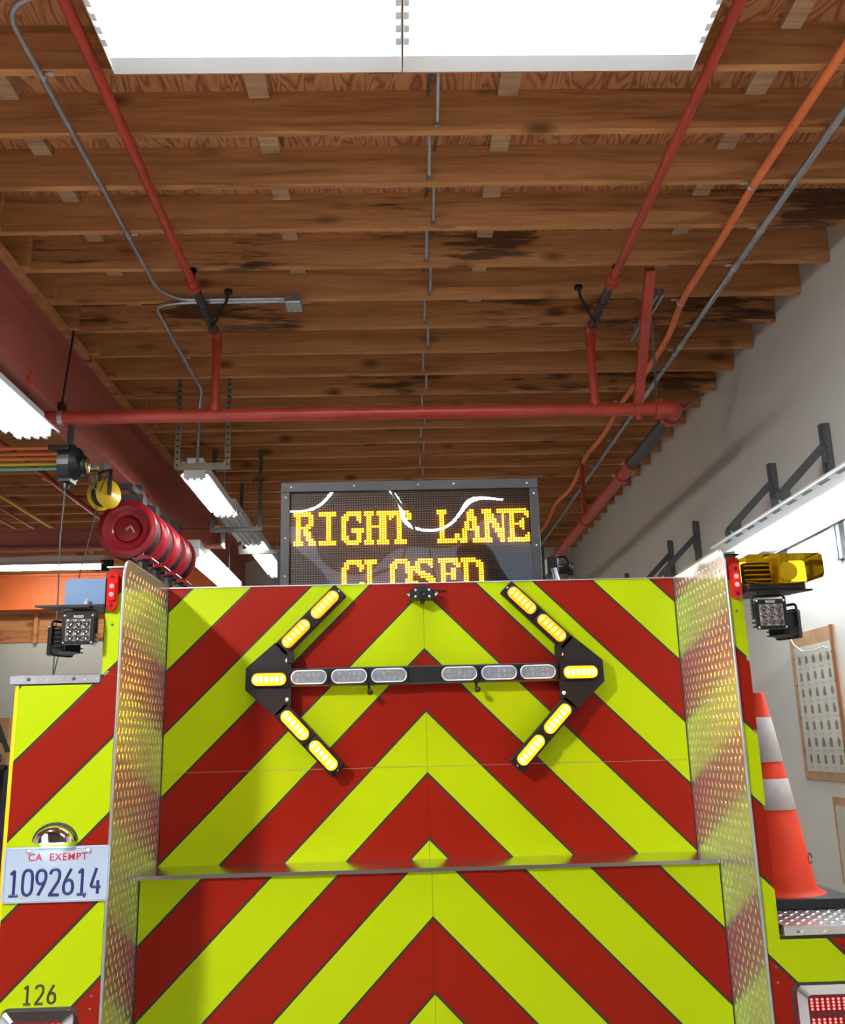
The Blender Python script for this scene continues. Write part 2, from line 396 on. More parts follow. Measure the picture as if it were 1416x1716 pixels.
# ================================================================== CEILING PIPES AND CONDUITS
sp = thing('sprinkler_piping', 'red sprinkler pipes with black couplings hung under the joists', 'pipe', (0, 2.8, 3.73))
main = MB().tube([(-2.6, 2.8, 3.735), (1.64, 2.8, 3.728)], 0.043, 20).build('main_pipe', 'pipe_red', sp)
for s, x, yj in ((-1, -1.255, 2.07), (1, 1.21, 2.09)):
    MB().tube([(x, -6, 4.282), (x, yj, 4.282)], 0.024, 14).build('branch_pipe', 'pipe_red', sp)
    MB().tube([(x, yj - 0.05, 4.282), (x, yj + 0.07, 4.282)], 0.034, 14).tube([(x, yj + 0.01, 4.282), (x, yj + 0.03, 4.282)], 0.040, 14).build('coupling', 'pipe_red', sp)
    MB().tube([(x, yj + 0.05, 4.282), (x, 2.72, 4.282)], 0.027, 14).build('black_nipple', 'pipe_black', sp)
    MB().tube([(x, 2.36, 4.282), (x, 2.40, 4.282)], 0.031, 14).build('band', 'pipe_black', sp)
    MB().tube(bend([(x, 2.70, 4.282), (x, 2.80, 4.282), (x, 2.80, 4.18)], 0.06), 0.036, 14).build('elbow', 'pipe_red', sp)
    MB().tube([(x, 2.8, 4.2), (x, 2.8, 3.75)], 0.027, 14).build('drop_pipe', 'pipe_red', sp)
    MB().tube([(x, 2.8, 3.80), (x, 2.8, 3.75)], 0.037, 14).build('collar', 'pipe_red', sp)
    MB().tube([(x - s * 0.0, 2.62, 4.26), (x - s * 0.05, 2.50, 4.24), (x - s * 0.15, 2.32, 4.29), (x - s * 0.17, 2.27, 4.335)], 0.009, 8).tube([(x - s * 0.17, 2.27, 4.32), (x - s * 0.17, 2.27, 4.339)], 0.026, 10).build('hanger', 'black_metal', sp)
    MB().tube([(x + 0.01, yj + 0.01, 4.30), (x + 0.01, yj - 0.06, 4.339)], 0.010, 8).tube([(x + 0.01, yj - 0.06, 4.325), (x + 0.01, yj - 0.06, 4.339)], 0.026, 10).build('hanger', 'black_metal', sp)
MB().tube(bend([(1.62, 2.8, 3.728), (1.735, 2.8, 3.726), (1.735, 2.93, 3.72)], 0.10), 0.055, 18).build('elbow', 'pipe_red', sp)
MB().tube([(1.60, 2.8, 3.728), (1.66, 2.8, 3.728)], 0.064, 18).tube([(1.63, 2.8, 3.728), (1.63, 2.74, 3.78)], 0.012, 8).build('coupling', 'pipe_red', sp)
MB().tube([(1.735, 2.90, 3.72), (1.735, 2.96, 3.72)], 0.064, 18).build('coupling', 'pipe_red', sp)
MB().tube([(1.735, 2.92, 3.72), (1.735, 4.0, 3.715)], 0.047, 18).build('black_pipe', 'pipe_black', sp)
MB().tube([(1.735, 3.96, 3.715), (1.735, 4.03, 3.715)], 0.064, 18).build('coupling', 'pipe_red', sp)
MB().tube([(1.735, 4.0, 3.715), (1.735, 4.32, 3.714)], 0.052, 18).build('flanged_spool', 'pipe_red', sp)
MB().tube([(1.735, 4.28, 3.714), (1.735, 4.34, 3.714)], 0.066, 18).build('coupling', 'pipe_red', sp)
MB().tube([(1.735, 4.3, 3.714), (1.735, YB - 0.1, 3.70)], 0.045, 18).build('main_pipe', 'pipe_red', sp)
for y in (3.99, 4.31):
    for x in (1.665, 1.805): MB().tube([(x, y - 0.03, 3.72), (x, y + 0.03, 3.72)], 0.009, 6).build('bolt', 'zinc', sp)
br = MB(); br.box(-0.028, 0.028, -0.028, 0.028, 0, 1.0)
a = Vector((1.49, 2.8, 3.75)); b = Vector((1.432, 2.075, HC)); d = b - a
br.v = [(v[0], v[1], v[2] * d.length) for v in br.v]; br.xf(Matrix.Translation(a) @ d.to_track_quat('Z', 'Y').to_matrix().to_4x4())
br.build('sway_brace', 'pipe_red', sp)
MB().tube([(1.465, 2.8, 3.729), (1.515, 2.8, 3.729)], 0.052, 18).tube([(1.49, 2.80, 3.68), (1.49, 2.80, 3.66)], 0.02, 8).build('brace_clamp', 'pipe_red', sp)
MB().tube([(1.63, 2.85, 3.74), (1.56, 2.55, HC)], 0.007, 6).build('hanger', 'strut_grey', sp)
MB().tube([(1.80, 2.95, 3.76), (2.39, 4.11, HC - 0.01)], 0.010, 8).build('hanger', 'pipe_red', sp)
MB().box(1.715, 1.755, 5.86, 5.90, 3.72, HC).build('sway_brace', 'pipe_red', sp)
MB().tube([(1.735, 5.85, 3.708), (1.735, 5.91, 3.708)], 0.056, 16).build('brace_clamp', 'pipe_red', sp)
MB().tube([(-2.19, 2.80, 4.335), (-2.235, 2.8, 3.80)], 0.007, 8).build('hanger', 'black_metal', sp)
MB().tube([(-2.245, 2.8, 3.735), (-2.215, 2.8, 3.735)], 0.05, 16).build('clevis', 'zinc', sp)
MB().box(-2.25, -2.21, 2.77, 2.83, 3.775, 3.83).build('clevis_yoke', 'black_metal', sp)

# galvanized conduit run to the junction box and on to the lamp
cz = HC - 0.013
cl = thing('galvanized_conduit', 'thin galvanized conduit bending across the joists to a junction box', 'conduit', (-1.5, 2.3, cz))
MB().tube(bend([(-0.9, -0.22, cz), (-1.3, -0.06, cz), (-1.505, 0.03, cz), (-1.50, 2.22, cz), (-1.40, 2.36, cz), (-0.76, 2.36, cz)], 0.14), 0.0125, 10).build('conduit', 'galvanized', cl)
MB().tube(bend([(-0.76, 2.395, cz), (-1.40, 2.395, cz), (-1.57, 2.44, cz), (-1.575, 3.86, cz), (-1.615, 3.98, cz - 0.06), (-1.615, 3.98, 3.78)], 0.12), 0.0125, 10).build('conduit', 'galvanized', cl)
jb = MB().bbox(-0.755, -0.655, 2.32, 2.46, cz - 0.045, cz + 0.012, 0.006).build('junction_box', 'galvanized', cl)
for y in (2.345, 2.435): MB().tube([(-0.70, y, cz - 0.045), (-0.70, y, cz - 0.05)], 0.008, 8).build('knockout', 'zinc', jb)
for y in (0.39, 1.62, 3.26): MB().tube([(-1.50 - (0.075 if y > 2.3 else 0), y - 0.012, cz), (-1.50 - (0.075 if y > 2.3 else 0), y + 0.012, cz)], 0.017, 10).box(-1.535 + 0.05 - (0.075 if y > 2.3 else 0), -1.455 - (0.075 if y > 2.3 else 0), y - 0.01, y + 0.01, cz + 0.006, cz + 0.012).build('strap', 'zinc', cl)
co = thing('orange_conduit', 'bright orange flexible conduit strapped under the joists near the right wall', 'conduit', (1.73, 2, HC - 0.02))
pts = [(1.745, -3, HC - 0.022), (1.745, 0.2, HC - 0.022), (1.72, 1.2, HC - 0.022), (1.728, 1.6, HC - 0.03), (1.725, 2.46, HC - 0.022), (1.775, 2.9, HC - 0.05), (1.785, 3.5, HC - 0.05), (1.755, 4.26, HC - 0.022), (1.785, 5.0, HC - 0.04), (1.741, 5.72, HC - 0.022), (1.77, 6.6, HC - 0.10), (1.72, 7.4, HC - 0.05), (1.79, 8.4, HC - 0.04), (1.776, 9.6, HC - 0.022)]
MB().tube(bend(pts, 0.35), 0.0205, 12).build('conduit', 'conduit_orange', co)
for x, y in ((1.72, 1.2), (1.725, 2.46), (1.755, 4.26), (1.741, 5.72)):
    MB().tube([(x, y - 0.01, HC - 0.022), (x, y + 0.01, HC - 0.022)], 0.025, 12).box(x - 0.06, x - 0.015, y - 0.012, y + 0.012, HC - 0.008, HC - 0.001).build('strap', 'zinc', co)
cg = thing('grey_conduit', 'straight grey metal conduit running beside the orange conduit', 'conduit', (1.92, 3, HC - 0.02))
MB().tube([(1.92, -4, HC - 0.02), (1.92, YB - 0.05, HC - 0.02)], 0.0185, 12).build('conduit', 'galvanized', cg)
for y in (1.62, 2.03, 2.84, 3.25, 4.06, 4.47, 5.28, 6.10): MB().tube([(1.92, y - 0.012, HC - 0.02), (1.92, y + 0.012, HC - 0.02)], 0.023, 12).box(1.865, 1.905, y - 0.012, y + 0.012, HC - 0.007, HC - 0.001).build('strap', 'zinc', cg)
MB().tube([(1.92, 3.08, HC - 0.02), (1.92, 3.16, HC - 0.02)], 0.025, 12).build('coupling', 'zinc', cg)
ss = thing('strut_channel', 'short grey strut channel fixed up under the joists behind the sway brace', 'channel', (1.56, 2.66, HC - 0.03))
for x in (1.54, 1.575): MB().box(x - 0.006, x + 0.006, 2.33, 3.0, HC - 0.042, HC).build('channel_side', 'galvanized', ss)
MB().box(1.54, 1.575, 2.33, 3.0, HC - 0.006, HC - 0.001).build('channel_back', 'galvanized', ss)

# left bay pipes
for i, (z, mt, nm) in enumerate(((3.716, 'conduit_orange', 'topmost orange'), (3.672, 'conduit_orange', 'middle orange'), (3.637, 'conduit_orange', 'lowest orange'), (3.598, 'conduit_yellow', 'yellow'), (3.564, 'conduit_green', 'green'))):
    tag(MB().tube([(-7.9, 3.35, z), (-2.16 if i == 4 else -2.33, 3.35, z)], 0.012, 10).build('service_pipe', mt), nm + ' service pipe of the stack behind the black reel', 'pipe', 'service pipes under the beam')
for x, mt, r, lb in ((-3.42, 'pipe_red', 0.026, 'thick dark red pipe running back over the left bay'), (-4.11, 'conduit_yellow', 0.02, 'yellow gas pipe running back over the left bay'), (-4.32, 'pipe_red', 0.016, 'thin red pipe next to the yellow gas pipe in the left bay'), (-4.53, 'pipe_red', 0.016, 'thin red pipe farthest left over the left bay')):
    tag(MB().tube([(x, 1, 4.2), (x, 5.6, 4.2), (x, 5.64, 4.2), (x, 9.2, 4.2)], r, 10).tube([(x, 5.60, 4.2), (x, 5.70, 4.2)], r * 1.5, 10).tube([(x, 5.65, 4.2), (x, 5.65, HC)], 0.006, 6).build('overhead_pipe', mt), lb, 'pipe', 'pipes over the left bay')
tag(MB().tube(bend([(2.2, YB - 0.1, 4.27), (2.40, YB - 0.1, 4.27), (2.40, YB - 0.1, 0.0)], 0.06), 0.02, 10).build('gas_pipe', 'conduit_yellow'), 'yellow gas pipe dropping down the far right corner', 'pipe')
tag(MB().tube([(2.30, YB - 0.05, 4.2), (2.30, YB - 0.05, 0.0)], 0.022, 10).tube([(2.30, YB - 0.05, 3.9), (2.30, YB - 0.05, 3.98)], 0.03, 10).build('wall_conduit', 'galvanized'), 'grey conduit beside the yellow pipe on the back wall', 'conduit')

# ================================================================== LIGHT FIXTURES
def strip_fixture(label, x, y0, y1, z, half, nt, lit, mat='tube_lit', hood=0.055, slots=False, group='fluorescent strip fixtures'):
    """fluorescent fixture running along Y; z is the lip of the reflector"""
    TD = -0.022          # lamps hang just below the lip
    L = y1 - y0
    t = thing('fluorescent_fixture', label, 'light fixture', (x, (y0 + y1) / 2, z), group)
    MB().bbox(x - 0.062, x + 0.062, y0, y1, z + hood + 0.005, z + hood + 0.08, 0.004).build('housing', 'fixture_white', t)
    pr = [(x - half, z), (x - half * 0.55, z + hood * 0.75), (x - 0.06, z + hood), (x + 0.06, z + hood), (x + half * 0.55, z + hood * 0.75), (x + half, z)]
    if slots: pr[0] = (x - half, z + 0.04); pr[1] = (x - half * 0.55, z + 0.012)
    up = [(px, pz + 0.004) for px, pz in reversed(pr)]
    MB().prism(pr + up, 'Y', y0 + 0.012, y1 - 0.012).build('reflector', 'fixture_white', t)
    lipm = MB()
    for s in (-1, 1): dz_ = 0.04 if slots and s < 0 else 0.0; lipm.box(x + s * half - 0.004, x + s * half + 0.004, y0 + 0.012, y1 - 0.012, z - 0.005 + dz_, z + 0.006 + dz_)
    lipm.build('reflector_lip', 'fixture_white', t)
    sp_ = min(0.055, half * 1.5 / max(nt, 1))
    xs = [x + (i - (nt - 1) / 2) * sp_ for i in range(nt)]
    for px in xs: MB().tube([(px, y0 + 0.03, z + TD), (px, y1 - 0.03, z + TD)], 0.0125, 10).build('tube', mat if lit else 'tube_off', t)
    for yy in (y0, y1 - 0.028):
        sb = MB().bbox(xs[0] - 0.03, xs[-1] + 0.03, yy, yy + 0.028, z - 0.028, z + hood, 0.003).build('socket_bar', 'fixture_white', t)
        for px in xs: MB().bbox(px - 0.012, px + 0.012, yy - 0.004, yy + 0.032, z - 0.042, z - 0.005, 0.003).build('socket', 'fixture_white', sb)
    if slots:
        for i in range(int(L / 0.2)):
            yy = y0 + 0.06 + i * 0.2
            q0, q1 = 0.90, 0.82; zz = lambda q: z + 0.012 + 0.028 * (q - 0.55) / 0.45
            MB().add([(x - half * q0, yy, zz(q0) - 0.0008), (x - half * q1, yy, zz(q1) - 0.0008), (x - half * q1, yy + 0.11, zz(q1) - 0.0008), (x - half * q0, yy + 0.11, zz(q0) - 0.0008), (x - half * q0, yy, zz(q0) + 0.001), (x - half * q1, yy, zz(q1) + 0.001), (x - half * q1, yy + 0.11, zz(q1) + 0.001), (x - half * q0, yy + 0.11, zz(q0) + 0.001)], [(0, 1, 2, 3), (4, 7, 6, 5), (0, 4, 5, 1), (1, 5, 6, 2), (2, 6, 7, 3), (3, 7, 4, 0)]).build('uplight_slot', 'slot_grey', t)
    return t
def rod(t, x, y, z0, z1): MB().tube([(x, y, z0), (x, y, z1)], 0.004, 6).build('hanger_rod', 'galvanized', t)
f = strip_fixture('long fluorescent fixture hung under the steel beam at the left edge', -2.36, 0.25, 2.70, 3.60, 0.165, 4, True)
for y in (0.6, 2.3): rod(f, -2.38, y, 3.73, 3.765)
f = strip_fixture('short high-output fixture of the beam row out of view at the left', -2.36, -2.45, -1.95, 3.60, 0.12, 4, True, 'tube_high')
for y in (-2.4, -2.0): rod(f, -2.38, y, 3.735, 3.765)
f = strip_fixture('lit fluorescent fixture nearest in the row behind the cross pipe', -1.635, 3.98, 5.19, 3.69, 0.105, 3, True, 'tube_warm')
rod(f, -1.60, 5.0, 3.80, HC)
f = strip_fixture('unlit middle fluorescent fixture of the row behind the cross pipe', -1.60, 5.20, 6.41, 3.69, 0.105, 3, False)
rod(f, -1.57, 6.2, 3.80, HC)
f = strip_fixture('lit fluorescent fixture farthest back in the row by the sign', -1.565, 6.42, 8.3, 3.69, 0.105, 3, True, 'tube_warm')
rod(f, -1.53, 8.0, 3.80, HC)
f = strip_fixture('lit fluorescent fixture below the cross beam right of the hose reels', -2.02, 5.75, 8.1, 3.44, 0.11, 2, True, 'tube_warm')
for y in (5.87, 7.6): rod(f, -2.02, y, 3.55, 3.56 if y < 6 else HC)
f = strip_fixture('slotted fluorescent fixture carried on wall brackets along the right wall', 2.215, -0.4, 3.18, 2.83, 0.215, 2, True, 'tube_lit', hood=0.018, slots=True)
MB().bbox(2.10, 2.33, 2.05, 2.16, 2.845, 2.875, 0.006).build('joining_saddle', 'fixture_white', f)
# fixture in the back of the left bay, running across
t = thing('fluorescent_fixture', 'single fluorescent batten across the back of the left bay', 'light fixture', (-4.7, 9.4, 4.0), 'fluorescent strip fixtures')
MB().bbox(-5.9, -3.98, 9.33, 9.47, 4.12, 4.19, 0.005).build('housing', 'fixture_white', t)
MB().prism([(9.28, 4.07), (9.33, 4.12), (9.47, 4.12), (9.52, 4.07), (9.52, 4.066), (9.47, 4.114), (9.33, 4.114), (9.28, 4.066)], 'X', -5.9, -3.98).build('reflector', 'fixture_white', t)
for y in (9.36, 9.44): MB().tube([(-5.4, y, 4.04), (-4.05, y, 4.04)], 0.02, 10).build('tube', 'tube_warm', t)
MB().bbox(-4.02, -3.86, 9.30, 9.34, 3.97, 4.12, 0.006).build('end_bracket', 'black_metal', t)
for x in (-5.6, -4.2): MB().tube([(x, 9.4, 4.19), (x, 9.4, HC)], 0.005, 6).build('hanger_rod', 'galvanized', t)

def high_bay(label, x0, x1, yf, z, nt=6, mat='tube_lit', group='multi-tube high bay fixtures'):
    """tubes along X, mounted flat under the joists; yf is the far lip"""
    t = thing('high_bay_fixture', label, 'light fixture', ((x0 + x1) / 2, yf - 0.33, z), group)
    y0 = yf - 0.66
    pr = [(yf, z), (yf - 0.075, z + 0.012), (yf - 0.082, z + 0.03), (yf - 0.165, z + 0.05), (yf - 0.18, z + 0.085)]
    pr += [(y0 + 0.18, z + 0.085), (y0 + 0.165, z + 0.05), (y0 + 0.082, z + 0.03), (y0 + 0.075, z + 0.012), (y0, z)]
    up = [(py, min(pz + 0.006, z + 0.098)) for py, pz in reversed(pr)]
    MB().prism(pr + up, 'X', x0, x1).build('reflector', 'fixture_white', t)
    MB().box(x0 + 0.1, x1 - 0.1, y0 + 0.2, yf - 0.2, z + 0.0915, HC - 0.001).build('ballast_tray', 'fixture_white', t)
    ys = [yf - 0.17 - 0.064 * i for i in range(nt)]
    for y in ys: MB().tube([(x0 + 0.03, y, z + 0.028), (x1 - 0.03, y, z + 0.028)], 0.012, 10).build('tube', mat, t)
    for xx in (x0, x1 - 0.028):
        for y in ys: MB().bbox(xx, xx + 0.028, y - 0.024, y + 0.024, z - 0.004, z + 0.06, 0.006).build('socket', 'fixture_white', t)
        MB().prism([(y0, z), (yf, z), (yf - 0.08, z + 0.06), (yf - 0.18, z + 0.091), (y0 + 0.18, z + 0.091), (y0 + 0.08, z + 0.06)], 'X', xx - 0.001 if xx == x0 else xx + 0.026, xx + 0.002 if xx == x0 else xx + 0.029).build('end_cap', 'fixture_white', t)
    return t
high_bay('left one of the two bright high bay fixtures above the truck', -1.168, -0.040, 0.27, 4.235)
high_bay('right one of the two bright high bay fixtures above the truck', -0.034, 1.122, 0.27, 4.235)
high_bay('left high bay fixture behind the viewer, added for reflections in the sign', -1.168, -0.040, -5.0, 4.235, 4)  # unseen pair added to give the message sign its reflections
high_bay('right high bay fixture behind the viewer, added for reflections in the sign', -0.034, 1.122, -5.0, 4.235, 4)
strip_fixture('added fluorescent fixture out of view in the left bay near the street door', -4.75, -6.6, -5.4, 3.45, 0.12, 2, True)  # out-of-view lamp added to throw light from the left

# ================================================================== STRUT TRAPEZES AND WALL BRACKETS
def trapeze(label, xs, y, z0, ztop, mat, holes):
    t = thing('strut_trapeze', label, 'hanger', ((xs[0] + xs[1]) / 2, y, z0), 'perforated strut hangers')
    for x in xs:
        lg = MB().prism([(x - 0.02, y - 0.02), (x + 0.02, y - 0.02), (x + 0.02, y - 0.016), (x - 0.016, y - 0.016), (x - 0.016, y + 0.02), (x - 0.02, y + 0.02)], 'Z', z0, ztop).build('leg', mat, t)
        if holes:
            n = int((ztop - z0) / 0.048)
            for i in range(n):
                z = z0 + 0.025 + i * 0.048
                MB().tube([(x, y - 0.0225, z), (x, y - 0.019, z)], 0.0085, 8).build('hole', 'black_backing', lg)
    MB().box(xs[0] - 0.02, xs[1] + 0.02, y - 0.015, y + 0.03, z0, z0 + 0.04).build('cross_bar', mat, t)
    for x in xs: MB().box(x - 0.03 if x == xs[1] else x + 0.02, x - 0.02 if x == xs[1] else x + 0.06, y - 0.01, y + 0.02, z0 + 0.04, z0 + 0.055).build('angle_clip', 'zinc', t)
trapeze('pale perforated strut trapeze nearest the cross pipe', (-1.697, -1.33), 3.70, 3.65, HC + 0.05, 'strut_gold', True)
trapeze('dark strut trapeze second behind the cross pipe', (-1.80, -1.365), 5.55, 3.60, HC + 0.05, 'strut_grey', False)
trapeze('dark strut trapeze farthest back above the sign', (-1.72, -1.25), 6.6, 3.60, HC + 0.05, 'strut_grey', False)

def wall_bracket(y, lb):
    t = thing('wall_bracket', lb, 'bracket', (2.46, y, 2.95), 'strut brackets on the right wall')
    x = XW - 0.001
    for dy in (-0.026, 0.026): MB().box(x - 0.03, x, y + dy - 0.02, y + dy + 0.02, 2.62, 3.44 + dy * 0.3).build('upright', 'strut_grey', t)
    MB().box(2.10, x - 0.03, y - 0.022, y + 0.022, 2.945, 2.985).build('arm', 'strut_grey', t)
    a = Vector((2.125, y, 2.985)); b = Vector((x - 0.035, y, 3.30)); d = b - a
    s = MB().box(-0.02, 0.02, -0.022, 0.022, 0, d.length); s.xf(Matrix.Translation(a) @ d.to_track_quat('Z', 'Y').to_matrix().to_4x4()); s.build('diagonal', 'strut_grey', t)
    MB().box(2.14, 2.20, y - 0.028, y - 0.022, 2.95, 3.03).build('angle_clip', 'strut_grey', t)
    MB().box(x - 0.06, x - 0.03, y - 0.03, y - 0.022, 3.19, 3.27).build('angle_clip', 'strut_grey', t)
    MB().box(2.125, 2.165, y - 0.024, y - 0.022, 2.957, 2.972).build('slot', 'zinc', t)
for y, lb in ((2.32, 'dark strut bracket nearest on the right wall'), (3.13, 'second dark strut bracket along the right wall'), (4.82, 'third dark strut bracket along the right wall'), (5.6, 'fourth dark strut bracket along the right wall'), (7.33, 'farthest dark strut bracket on the right wall')): wall_bracket(y, lb)

# framed sheets on the right wall
def framed(label, y0, y1, z0, z1, fw):
    t = thing('framed_sheet', label, 'notice board', (XW - 0.02, (y0 + y1) / 2, z0), 'framed sheets on the right wall')
    x = XW - 0.001
    MB().box(x - 0.012, x, y0, y1, z0, z1).build('board', 'frame_wood', t)
    MB().box(x - 0.026, x - 0.012, y0 - 0.002, y0 + 0.012, z0, z1).build('edge_rail', 'frame_edge', t)
    MB().box(x - 0.0135, x - 0.012, y0 + fw, y1 - fw, z0 + fw * 0.9, z1 - fw * 1.6).build('paper_sheet', 'paper', t)
    return t
t = framed('tall wood framed sheet of small grey portraits on right wall', 2.555, 3.185, 1.375, 2.275, 0.055)
x = XW - 0.0148
for r in range(7):
    for c in range(5):
        yc = 3.06 - c * 0.102; zc = 2.10 - r * 0.1
        mm = MB()
        if r == 0 or (r + c) % 3 == 0: mm.prism([(yc + 0.020 * math.cos(a), zc + 0.028 * math.sin(a)) for a in [i * PI / 5 for i in range(10)]], 'X', x - 0.0004, x)
        else: mm.prism([(yc - 0.021, zc - 0.028), (yc + 0.021, zc - 0.028), (yc + 0.019, zc + 0.014), (yc + 0.006, zc + 0.028), (yc - 0.013, zc + 0.024)], 'X', x - 0.0004, x)
        mm.build('portrait', 'print_grey', t)
        MB().box(x - 0.0003, x, yc - 0.028, yc + 0.028, zc - 0.062, zc - 0.042).build('caption', 'print_pale', t)
MB().box(x - 0.0003, x, 2.70, 3.0, 2.155, 2.167).build('caption', 'print_pale', t)
MB().tube([(XW - 0.03, 3.12, 2.25), (XW - 0.035, 3.06, 2.20), (XW - 0.035, 2.95, 2.155), (XW - 0.035, 2.80, 2.145), (XW - 0.035, 2.66, 2.155), (XW - 0.03, 2.60, 2.14)], 0.004, 6).build('plastic_fold', 'white_ink', t)
for y in (2.60, 3.14):
    for z in (1.55, 1.75, 1.95, 2.12): MB().tube([(XW - 0.016, y, z), (XW - 0.013, y, z)], 0.005, 6).build('tack', 'black_metal', t)
framed('lower wood framed sheet cut off by the right edge', 2.30, 2.84, 0.80, 1.285, 0.03)

# ================================================================== REELS UNDER THE BEAM
def hose_reel():
    t = thing('hose_reel', '', 'hose reel', (0, 0, 0), 'red hose reels in a row under the beam')
    R0 = 0.237
    for y, s, nm in ((0.0, 1, 'front_disc'), (0.235, -1, 'rear_disc')):
        pr = [(0.0, 0.055), (0.098, 0.055), (0.105, 0.04), (0.112, 0.015), (0.125, 0.004), (0.150, 0.0), (0.172, 0.002), (0.178, -0.006), (0.205, -0.006), (0.211, 0.0), (0.228, 0.0), (R0, 0.006), (R0, 0.014), (0.226, 0.012), (0.12, 0.020), (0.10, 0.062), (0.0, 0.062)]
        recalc(MB().lathe([(r, y + s * h) for r, h in pr], (0, 0, 0), 'Y', 48).build(nm, 'reel_red', t, True))
    MB().lathe([(0.10, 0.03), (0.10, 0.2)], (0, 0, 0), 'Y', 32).build('drum', 'reel_red', t, True)
    h = MB()
    for rr, n_ in ((0.185, 7), (0.205, 6)):
        for i in range(n_):
            y = 0.03 + 0.175 * (i + 0.5) / n_
            h.lathe([(rr + 0.013 * math.cos(a), y + 0.013 * math.sin(a)) for a in [q * PI / 3 for q in range(7)]], (0, 0, 0), 'Y', 40)
    h.build('wound_hose', 'dark_rubber', t, True)
    hb = MB().lathe([(0.0, 0.036), (0.045, 0.038), (0.048, 0.05), (0.048, 0.056)], (0, 0, 0), 'Y', 24).build('hub', 'hub_grey', t, True)
    MB().tube([(0.0, 0.045, 0), (0.0, 0.0, 0.0)], 0.017, 12).tube([(0, 0.005, 0), (0.03, -0.005, 0.02)], 0.014, 10).tube([(0.03, -0.002, 0.02), (0.06, 0.0, -0.035)], 0.010, 10).build('swivel', 'brass', hb, True)
    f = MB().box(0.10, 0.13, 0.02, 0.05, -0.42, -0.13).box(0.10, 0.13, 0.185, 0.215, -0.42, -0.13)
    f.build('guide_arm', 'strut_grey', t, True)
    g = MB().prism([(0.05, -0.245), (0.205, -0.245), (0.205, -0.235), (0.12, -0.205), (0.09, -0.205), (0.09, -0.235), (0.05, -0.235)], 'Y', 0.01, 0.225).build('hose_guide', 'reel_red', t, True)
    for yy in (0.03, 0.20): MB().tube([(0.09, yy, -0.262), (0.17, yy, -0.262)], 0.012, 10).build('roller', 'black_plastic', g, True)
    MB().box(-0.10, 0.10, 0.06, 0.175, 0.22, 0.30).build('mount', 'strut_grey', t, True)
    MB().box(-0.012, 0.012, 0.07, 0.16, 0.0, 0.24).build('hanger_plate', 'reel_red', t, True)
    return t
proto = hose_reel()
rl = ['red hose reel nearest the viewer, its whole disc showing', 'second red hose reel in the row', 'third red hose reel in the row', 'last red hose reel in the row beside the lit fixture']
for i in range(4):
    o = proto if i == 0 else dup(proto)
    o.location = (-2.25 + 0.012 * i, 4.40 + 0.36 * i, 3.375); o['label'] = rl[i]
t = thing('reel_rail', 'slotted grey strut rail along the beam flange that carries the hose reels', 'rail', (-2.2, 5.2, 3.7))
MB().box(-2.245, -2.205, 4.35, 6.05, 3.68, 3.735).build('strut', 'strut_grey', t)
for i in range(11): MB().box(-2.2045, -2.2035, 4.45 + i * 0.145, 4.53 + i * 0.145, 3.695, 3.72).build('slot', 'zinc', t)
for y in (4.50, 5.85): MB().box(-2.28, -2.17, y, y + 0.06, 3.735, 3.765).build('beam_clip', 'strut_grey', t)
MB().box(-2.42, -2.245, 4.38, 4.42, 3.70, 3.74).build('end_bar', 'strut_grey', t)

t = thing('cable_retractor', 'black retractable cable reel hung under the beam left of the hose reels', 'cable reel', (-2.19, 3.0, 3.48))
body = [(3.0 + 0.115 * math.cos(math.radians(a)), 3.485 + 0.13 * math.sin(math.radians(a))) for a in range(-60, 241, 15)] + [(2.945, 3.355), (3.055, 3.355)]
shell = MB().prism(body, 'X', -2.275, -2.20).build('shell', 'black_plastic', t)
MB().lathe([(0.112, -2.20), (0.100, -2.165), (0.075, -2.145), (0.0, -2.14)], (0, 3.0, 3.49), 'X', 32).build('bulged_cover', 'black_plastic', t)
kn = MB().lathe([(0.060, -2.15), (0.060, -2.118), (0.052, -2.112), (0.0, -2.112)], (0, 3.0, 3.475), 'X', 28).build('spring_cap', 'black_metal', t)
MB().lathe([(0.047, -2.112), (0.045, -2.106), (0.0, -2.106)], (0, 3.0, 3.475), 'X', 24).build('label_disc', 'brass', kn)
MB().lathe([(0.022, 0.0), (0.026, 0.03), (0.016, 0.05)], (-2.24, 2.98, 3.31), 'Z', 14).build('cord_outlet', 'black_plastic', t)
MB().box(-2.25, -2.22, 2.98, 3.02, 3.61, 3.765).build('mount', 'strut_grey', t)
MB().box(-2.33, -2.20, 2.88, 2.92, 3.55, 3.58).build('bracket', 'black_metal', t)
MB().tube([(-2.24, 2.98, 3.31), (-2.275, 3.05, 3.0), (-2.282, 3.1, 2.63), (-2.285, 3.12, 2.0), (-2.285, 3.12, 1.5)], 0.005, 6).build('cord', 'cord_grey', t)
t = thing('cord_reel', 'small yellow cord reel hung under the beam between black reel and hose reels', 'cord reel', (-2.29, 3.9, 3.52))
M = Matrix.Translation((-2.285, 3.9, 3.52)) @ Matrix.Rotation(math.radians(-35), 4, 'Z')
for x0 in (-0.055, 0.045): recalc(MB().lathe([(0.0, x0), (0.11, x0), (0.113, x0 + 0.005), (0.11, x0 + 0.012), (0.0, x0 + 0.012)], (0, 0, 0), 'X', 32).xf(M).build('disc', 'reel_yellow', t))
MB().lathe([(0.085, -0.04), (0.085, 0.045)], (0, 0, 0), 'X', 28).xf(M).build('wound_cord', 'dark_rubber', t)
MB().box(0.058, 0.066, -0.014, 0.014, -0.01, 0.19).box(-0.07, 0.066, -0.014, 0.014, 0.175, 0.19).box(-0.07, -0.062, -0.014, 0.014, 0, 0.19).xf(M).build('yoke', 'black_metal', t)
MB().box(-0.02, 0.02, -0.03, 0.03, 0.19, 0.245).xf(M).build('mount', 'galvanized', t)
